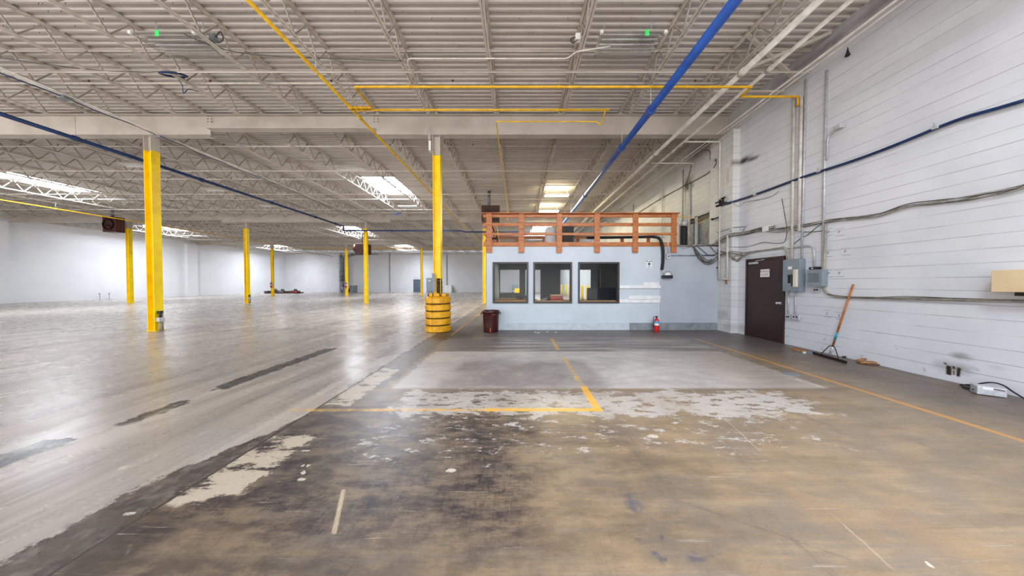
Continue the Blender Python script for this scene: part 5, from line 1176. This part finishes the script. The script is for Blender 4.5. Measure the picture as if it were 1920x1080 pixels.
# tan box on the wall, cut by the right edge
XT = X0 - .22
a, b = wl(1858, 547, XT), wl(1858, 507, XT)
o = thing('tan_box', 'tan metal box mounted on the brick wall at the right edge', 'box', (X0, a.y - .35, a.z))
MB().box(XT, X0, a.y - .75, a.y, a.z, b.z).build('case', 'cream', o, .004)
MB().box(XT + .05, X0, a.y - .6, a.y - .15, a.z - .05, a.z).build('bracket', 'heater_dark', o)
MB().tube(smooth([Vector((X0 - .06, a.y - .3, a.z - .05)), Vector((X0 - .07, a.y - .2, a.z - .12)), Vector((X0 - .06, a.y - .35, a.z - .16)), Vector((X0 - .05, a.y - .6, a.z - .15))]), .016, 8).build('cord', 'red', o, label='red cord under the box')
q = fl(1482, 702); tag(MB().lathe([(.11, .0), (.11, .004), (.09, .006), (0, .006)], (q.x, q.y, 0), 24).build('floor_plate', 'duct'), 'small round metal cap set in the floor beside the yellow line', 'floor plate')
# dark cloth-like thing hanging near the roof
q = wl(1594, 96, X0 - .05); m = MB(); m.lathe([(.006, .08), (.016, .0), (.042, -.09), (.03, -.10)], (q.x - .05, q.y, q.z), 10); tag(m.build('hanging_bracket', 'rubber'), 'small dark bracket hanging high on the brick wall', 'bracket')

# ---------------------------------------------------------------- far wall
def fz(px0, px1, py0, py1, Y=FY): a, b = dp(px0, py1, Y), dp(px1, py0, Y); return a.x, b.x, a.z, b.z
xa, xb_, za, zb_ = fz(776, 787.5, 524.5, 548)
dr = struct(MB().box(xa, xb_, FY - .05, FY + .02, 0, zb_).build('door_2', 'slate_door'), 'slate blue door in the far wall')
m = MB(); m.box(xa - .06, xa, FY - .06, FY, 0, zb_ + .06).box(xb_, xb_ + .06, FY - .06, FY, 0, zb_ + .06).box(xa, xb_, FY - .06, FY, zb_, zb_ + .06); m.build('door_frame', 'slate_door', dr)
MB().cyl((xb_ - .1, FY - .05, 1.0), (xb_ - .1, FY - .12, 1.0), .04, 12).build('door_knob', 'galv', dr)
a = dp(781, 518.5, FY - .15); tag(MB().tube(arc((a.x, FY - .15, a.z + .1), .35, PI * 1.1, PI * 1.9, (1, 0, 0), (0, 0, 1), 10), .03, 6).build('door_lamp', 'galv'), 'curved metal lamp arm above the slate blue far door', 'lamp')
xa, xb_, za, zb_ = fz(800, 812, 521.5, 549.5, 44.8)
o = thing('switchgear_cabinet', 'grey-green switchgear cabinet against the far wall, left of the near column', 'cabinet', ((xa + xb_) / 2, 44.9, 0))
MB().box(xa, xb_, 44.7, 45.45, .0, zb_).build('body', 'green_grey', o, .02); MB().box(xa + .06, xb_ - .06, 44.68, 44.7, .15, zb_ - .1).build('door', 'grey_box', o, .004); MB().box(xa + .35, xa + .65, 44.67, 44.68, zb_ - .5, zb_ - .35).build('label', 'white', o)
xa, xb_, za, zb_ = fz(834, 846.5, 535, 549.5, 44.6)
o = thing('white_cabinet', 'low white cabinet against the far wall right of the near column', 'cabinet', ((xa + xb_) / 2, 44.8, 0))
MB().box(xa, xb_, 44.5, 45.3, 0, zb_).build('body', 'white', o, .02); MB().box((xa + xb_) / 2 - .01, (xa + xb_) / 2 + .01, 44.49, 44.5, .1, zb_ - .1).build('door_gap', 'duct', o)
# ducts on the far wall
q = dp(640, 520, 45); r1 = dp(636.5, 520, 45); r2 = dp(655, 520, 45)
o = thing('dust_duct', 'grey ductwork with two vertical pipes against the far wall', 'duct', (q.x, 45, 0))
MB().box(r1.x, r1.x + .28, 44.9, 45.4, .0, 6.2).build('riser', 'duct', o, .02)
for px, r in ((642, .15), (646.5, .10), (650, .08)):
    x = dp(px, 520, 44.9).x; MB().tube(rounded([(x, 44.9, 1.9), (x, 44.9, 5.9), (x + 1.2, 44.9, 6.25), (x + 5.5 if r < .12 else x + 2, 44.4, 6.3)], .5, 6), r, 12).build('pipe', 'duct', o)
m = MB()
for z in (2.0, 2.6, 3.4, 4.8): m.box(r1.x, r2.x - .3, 44.72, 44.78, z, z + .06)
m.build('bands', 'cable', o)
for px in (642, 647): x = dp(px, 540, 44.6).x; MB().lathe([(.2, 1.0), (.2, 1.7), (.08, 1.9)], (x, 44.6, 0), 16).lathe([(.05, .0), (.05, .3), (.2, 1.0)], (x, 44.6, 0), 16).build('cyclone', 'duct', o)
a, b = dp(649, 548, 43.5), dp(664, 535, 43.5)
o = thing('metal_hopper', 'grey metal hopper beside the far ductwork', 'hopper', ((a.x + b.x) / 2, 43.5, 0))
m = MB(); m.prism([(a.x, .1), (a.x + .35, .1), (b.x - .1, b.z), (b.x - .45, b.z)], 'y', 43.0, 44.2); m.build('chute', 'duct', o); MB().box(b.x - .5, b.x, 43.2, 44.4, 0, b.z).build('bin', 'duct', o, .02)
run('far_wall_cable', 'thin dark cable running down from the roof toward the far ductwork', 'cable', smooth([(-33, 36, 6.3), (-31, 40, 6.1), (-30.0, 44, 5.9)]), .03, 'cable')
# debris pile at the far wall
Yd = 41.0; a, b = dp(504, 548, Yd), dp(563, 545, Yd)
o = thing('debris_pallet', 'long dark pallet of scrap on the floor by the far wall', 'pallet', ((a.x + b.x) / 2, Yd, 0))
m = MB()
for k in range(3): m.box(a.x, b.x, Yd - .7 + k * .6, Yd - .55 + k * .6, .0, .12)
m.build('runners', 'rubber', o); m = MB()
for k in range(22): x = a.x + (b.x - a.x) * k / 22; m.box(x, x + .16, Yd - .75, Yd + .75, .12, .16)
m.build('deck_boards', 'rust', o)
for k in range(14):
    x = a.x + (b.x - a.x) * random.uniform(.05, .95); mt = random.choice(['rust', 'black', 'red', 'wood', 'duct', 'rubber']); y = Yd + random.uniform(-.5, .5); L_ = random.uniform(.5, 1.6); an = random.uniform(-.5, .5); h_ = random.uniform(.1, .25)
    names = {'rust': 'rusty bar', 'black': 'black bar', 'red': 'red bar', 'wood': 'orange wooden bar', 'duct': 'grey bar', 'rubber': 'black rubber bar'}
    c_, s__ = math.cos(an), math.sin(an)
    tag(MB().bar((x - L_ / 2 * c_, y - L_ / 2 * s__ * .5, .17 + h_ / 2), (x + L_ / 2 * c_, y + L_ / 2 * s__ * .5, .17 + h_ / 2), .2, h_).build('scrap_bar', mt), f'{names[mt]} lying on the long pallet by the far wall', 'scrap', 'scrap bars on the far pallet')
for px, nm in ((517, 'left'), (530, 'central'), (554, 'right')):
    q = dp(px, 543, Yd - .3); tag(MB().lathe([(.22, -.1), (.26, -.05), (.26, .05), (.22, .1), (.1, .1), (.1, -.1), (.22, -.1)], (q.x, Yd - .3, .44), 20, 'y', False).build('scrap_pulley', 'cable'), f'{nm} dark grey pulley lying among the scrap on the far pallet', 'pulley', 'pulleys on the far pallet')
# stubs at the left wall
for (px, nm) in ((187, 'left'), (205, 'right')):
    q = wl(px, 556, LX + .2); tag(MB().cyl((LX + .2, q.y, 0), (LX + .2, q.y, .5), .018, 8).box(LX + .16, LX + .24, q.y - .03, q.y + .03, .5, .6).build('pipe_stub', 'duct'), f'small pipe stub at the foot of the left wall, {nm} one', 'pipe')

# ---------------------------------------------------------------- light and camera
w_ = bpy.data.worlds.new('daylight_fill'); bpy.context.scene.world = w_; w_.use_nodes = True
nt_ = w_.node_tree; bg = nt_.nodes['Background']              # bright sky; brighter lower half added to light the ceiling, back left open
tc_ = nt_.nodes.new('ShaderNodeTexCoord'); sp_ = nt_.nodes.new('ShaderNodeSeparateXYZ'); mr_ = nt_.nodes.new('ShaderNodeMapRange'); mc_ = nt_.nodes.new('ShaderNodeMix'); mc_.data_type = 'RGBA'
mr_.inputs['From Min'].default_value = -.06; mr_.inputs['From Max'].default_value = .06
nt_.links.new(tc_.outputs['Generated'], sp_.inputs[0]); nt_.links.new(sp_.outputs[2], mr_.inputs['Value']); nt_.links.new(mr_.outputs[0], mc_.inputs[0])
mc_.inputs[6].default_value = (4.3, 4.0, 3.8, 1); mc_.inputs[7].default_value = (1.85, 1.95, 2.18, 1)
nt_.links.new(mc_.outputs[2], bg.inputs[0]); bg.inputs[1].default_value = 1.35
for q in LIT:
    l = bpy.data.lights.new('lamp_glow', 'AREA'); l.shape = 'RECTANGLE'; l.size = 1.3; l.size_y = .3; l.energy = 420; l.color = (1, .88, .56)
    o = bpy.data.objects.new('lamp_glow', l); C.objects.link(o); o.location = (q.x, q.y, 6.44)
    l2 = l.copy(); l2.energy = 40; o2 = bpy.data.objects.new('lamp_uplight', l2); C.objects.link(o2); o2.location = (q.x, q.y, 6.61); o2.rotation_euler = (PI, 0, 0)
cam = bpy.data.cameras.new('camera'); co = bpy.data.objects.new('camera', cam); C.objects.link(co)
cam.sensor_width = 36; cam.lens = 36 * F / 1920; cam.shift_x = -10 / 1920
cam.clip_start = .05; cam.clip_end = 300
co.location = (0, 0, EYE); co.rotation_euler = (PI / 2 - PIT, 0, 0)
sc_ = bpy.context.scene; sc_.camera = co
sc_.view_settings.view_transform = 'Standard'; sc_.view_settings.look = 'None'; sc_.view_settings.gamma = 1; sc_.view_settings.use_curve_mapping = False
sc_.view_settings.exposure = 0.0
sc_.cycles.max_bounces = 10; sc_.cycles.diffuse_bounces = 6; sc_.cycles.glossy_bounces = 4; sc_.cycles.transparent_max_bounces = 8
sc_.cycles.use_denoising = True
sc_.cycles.sample_clamp_indirect = 8
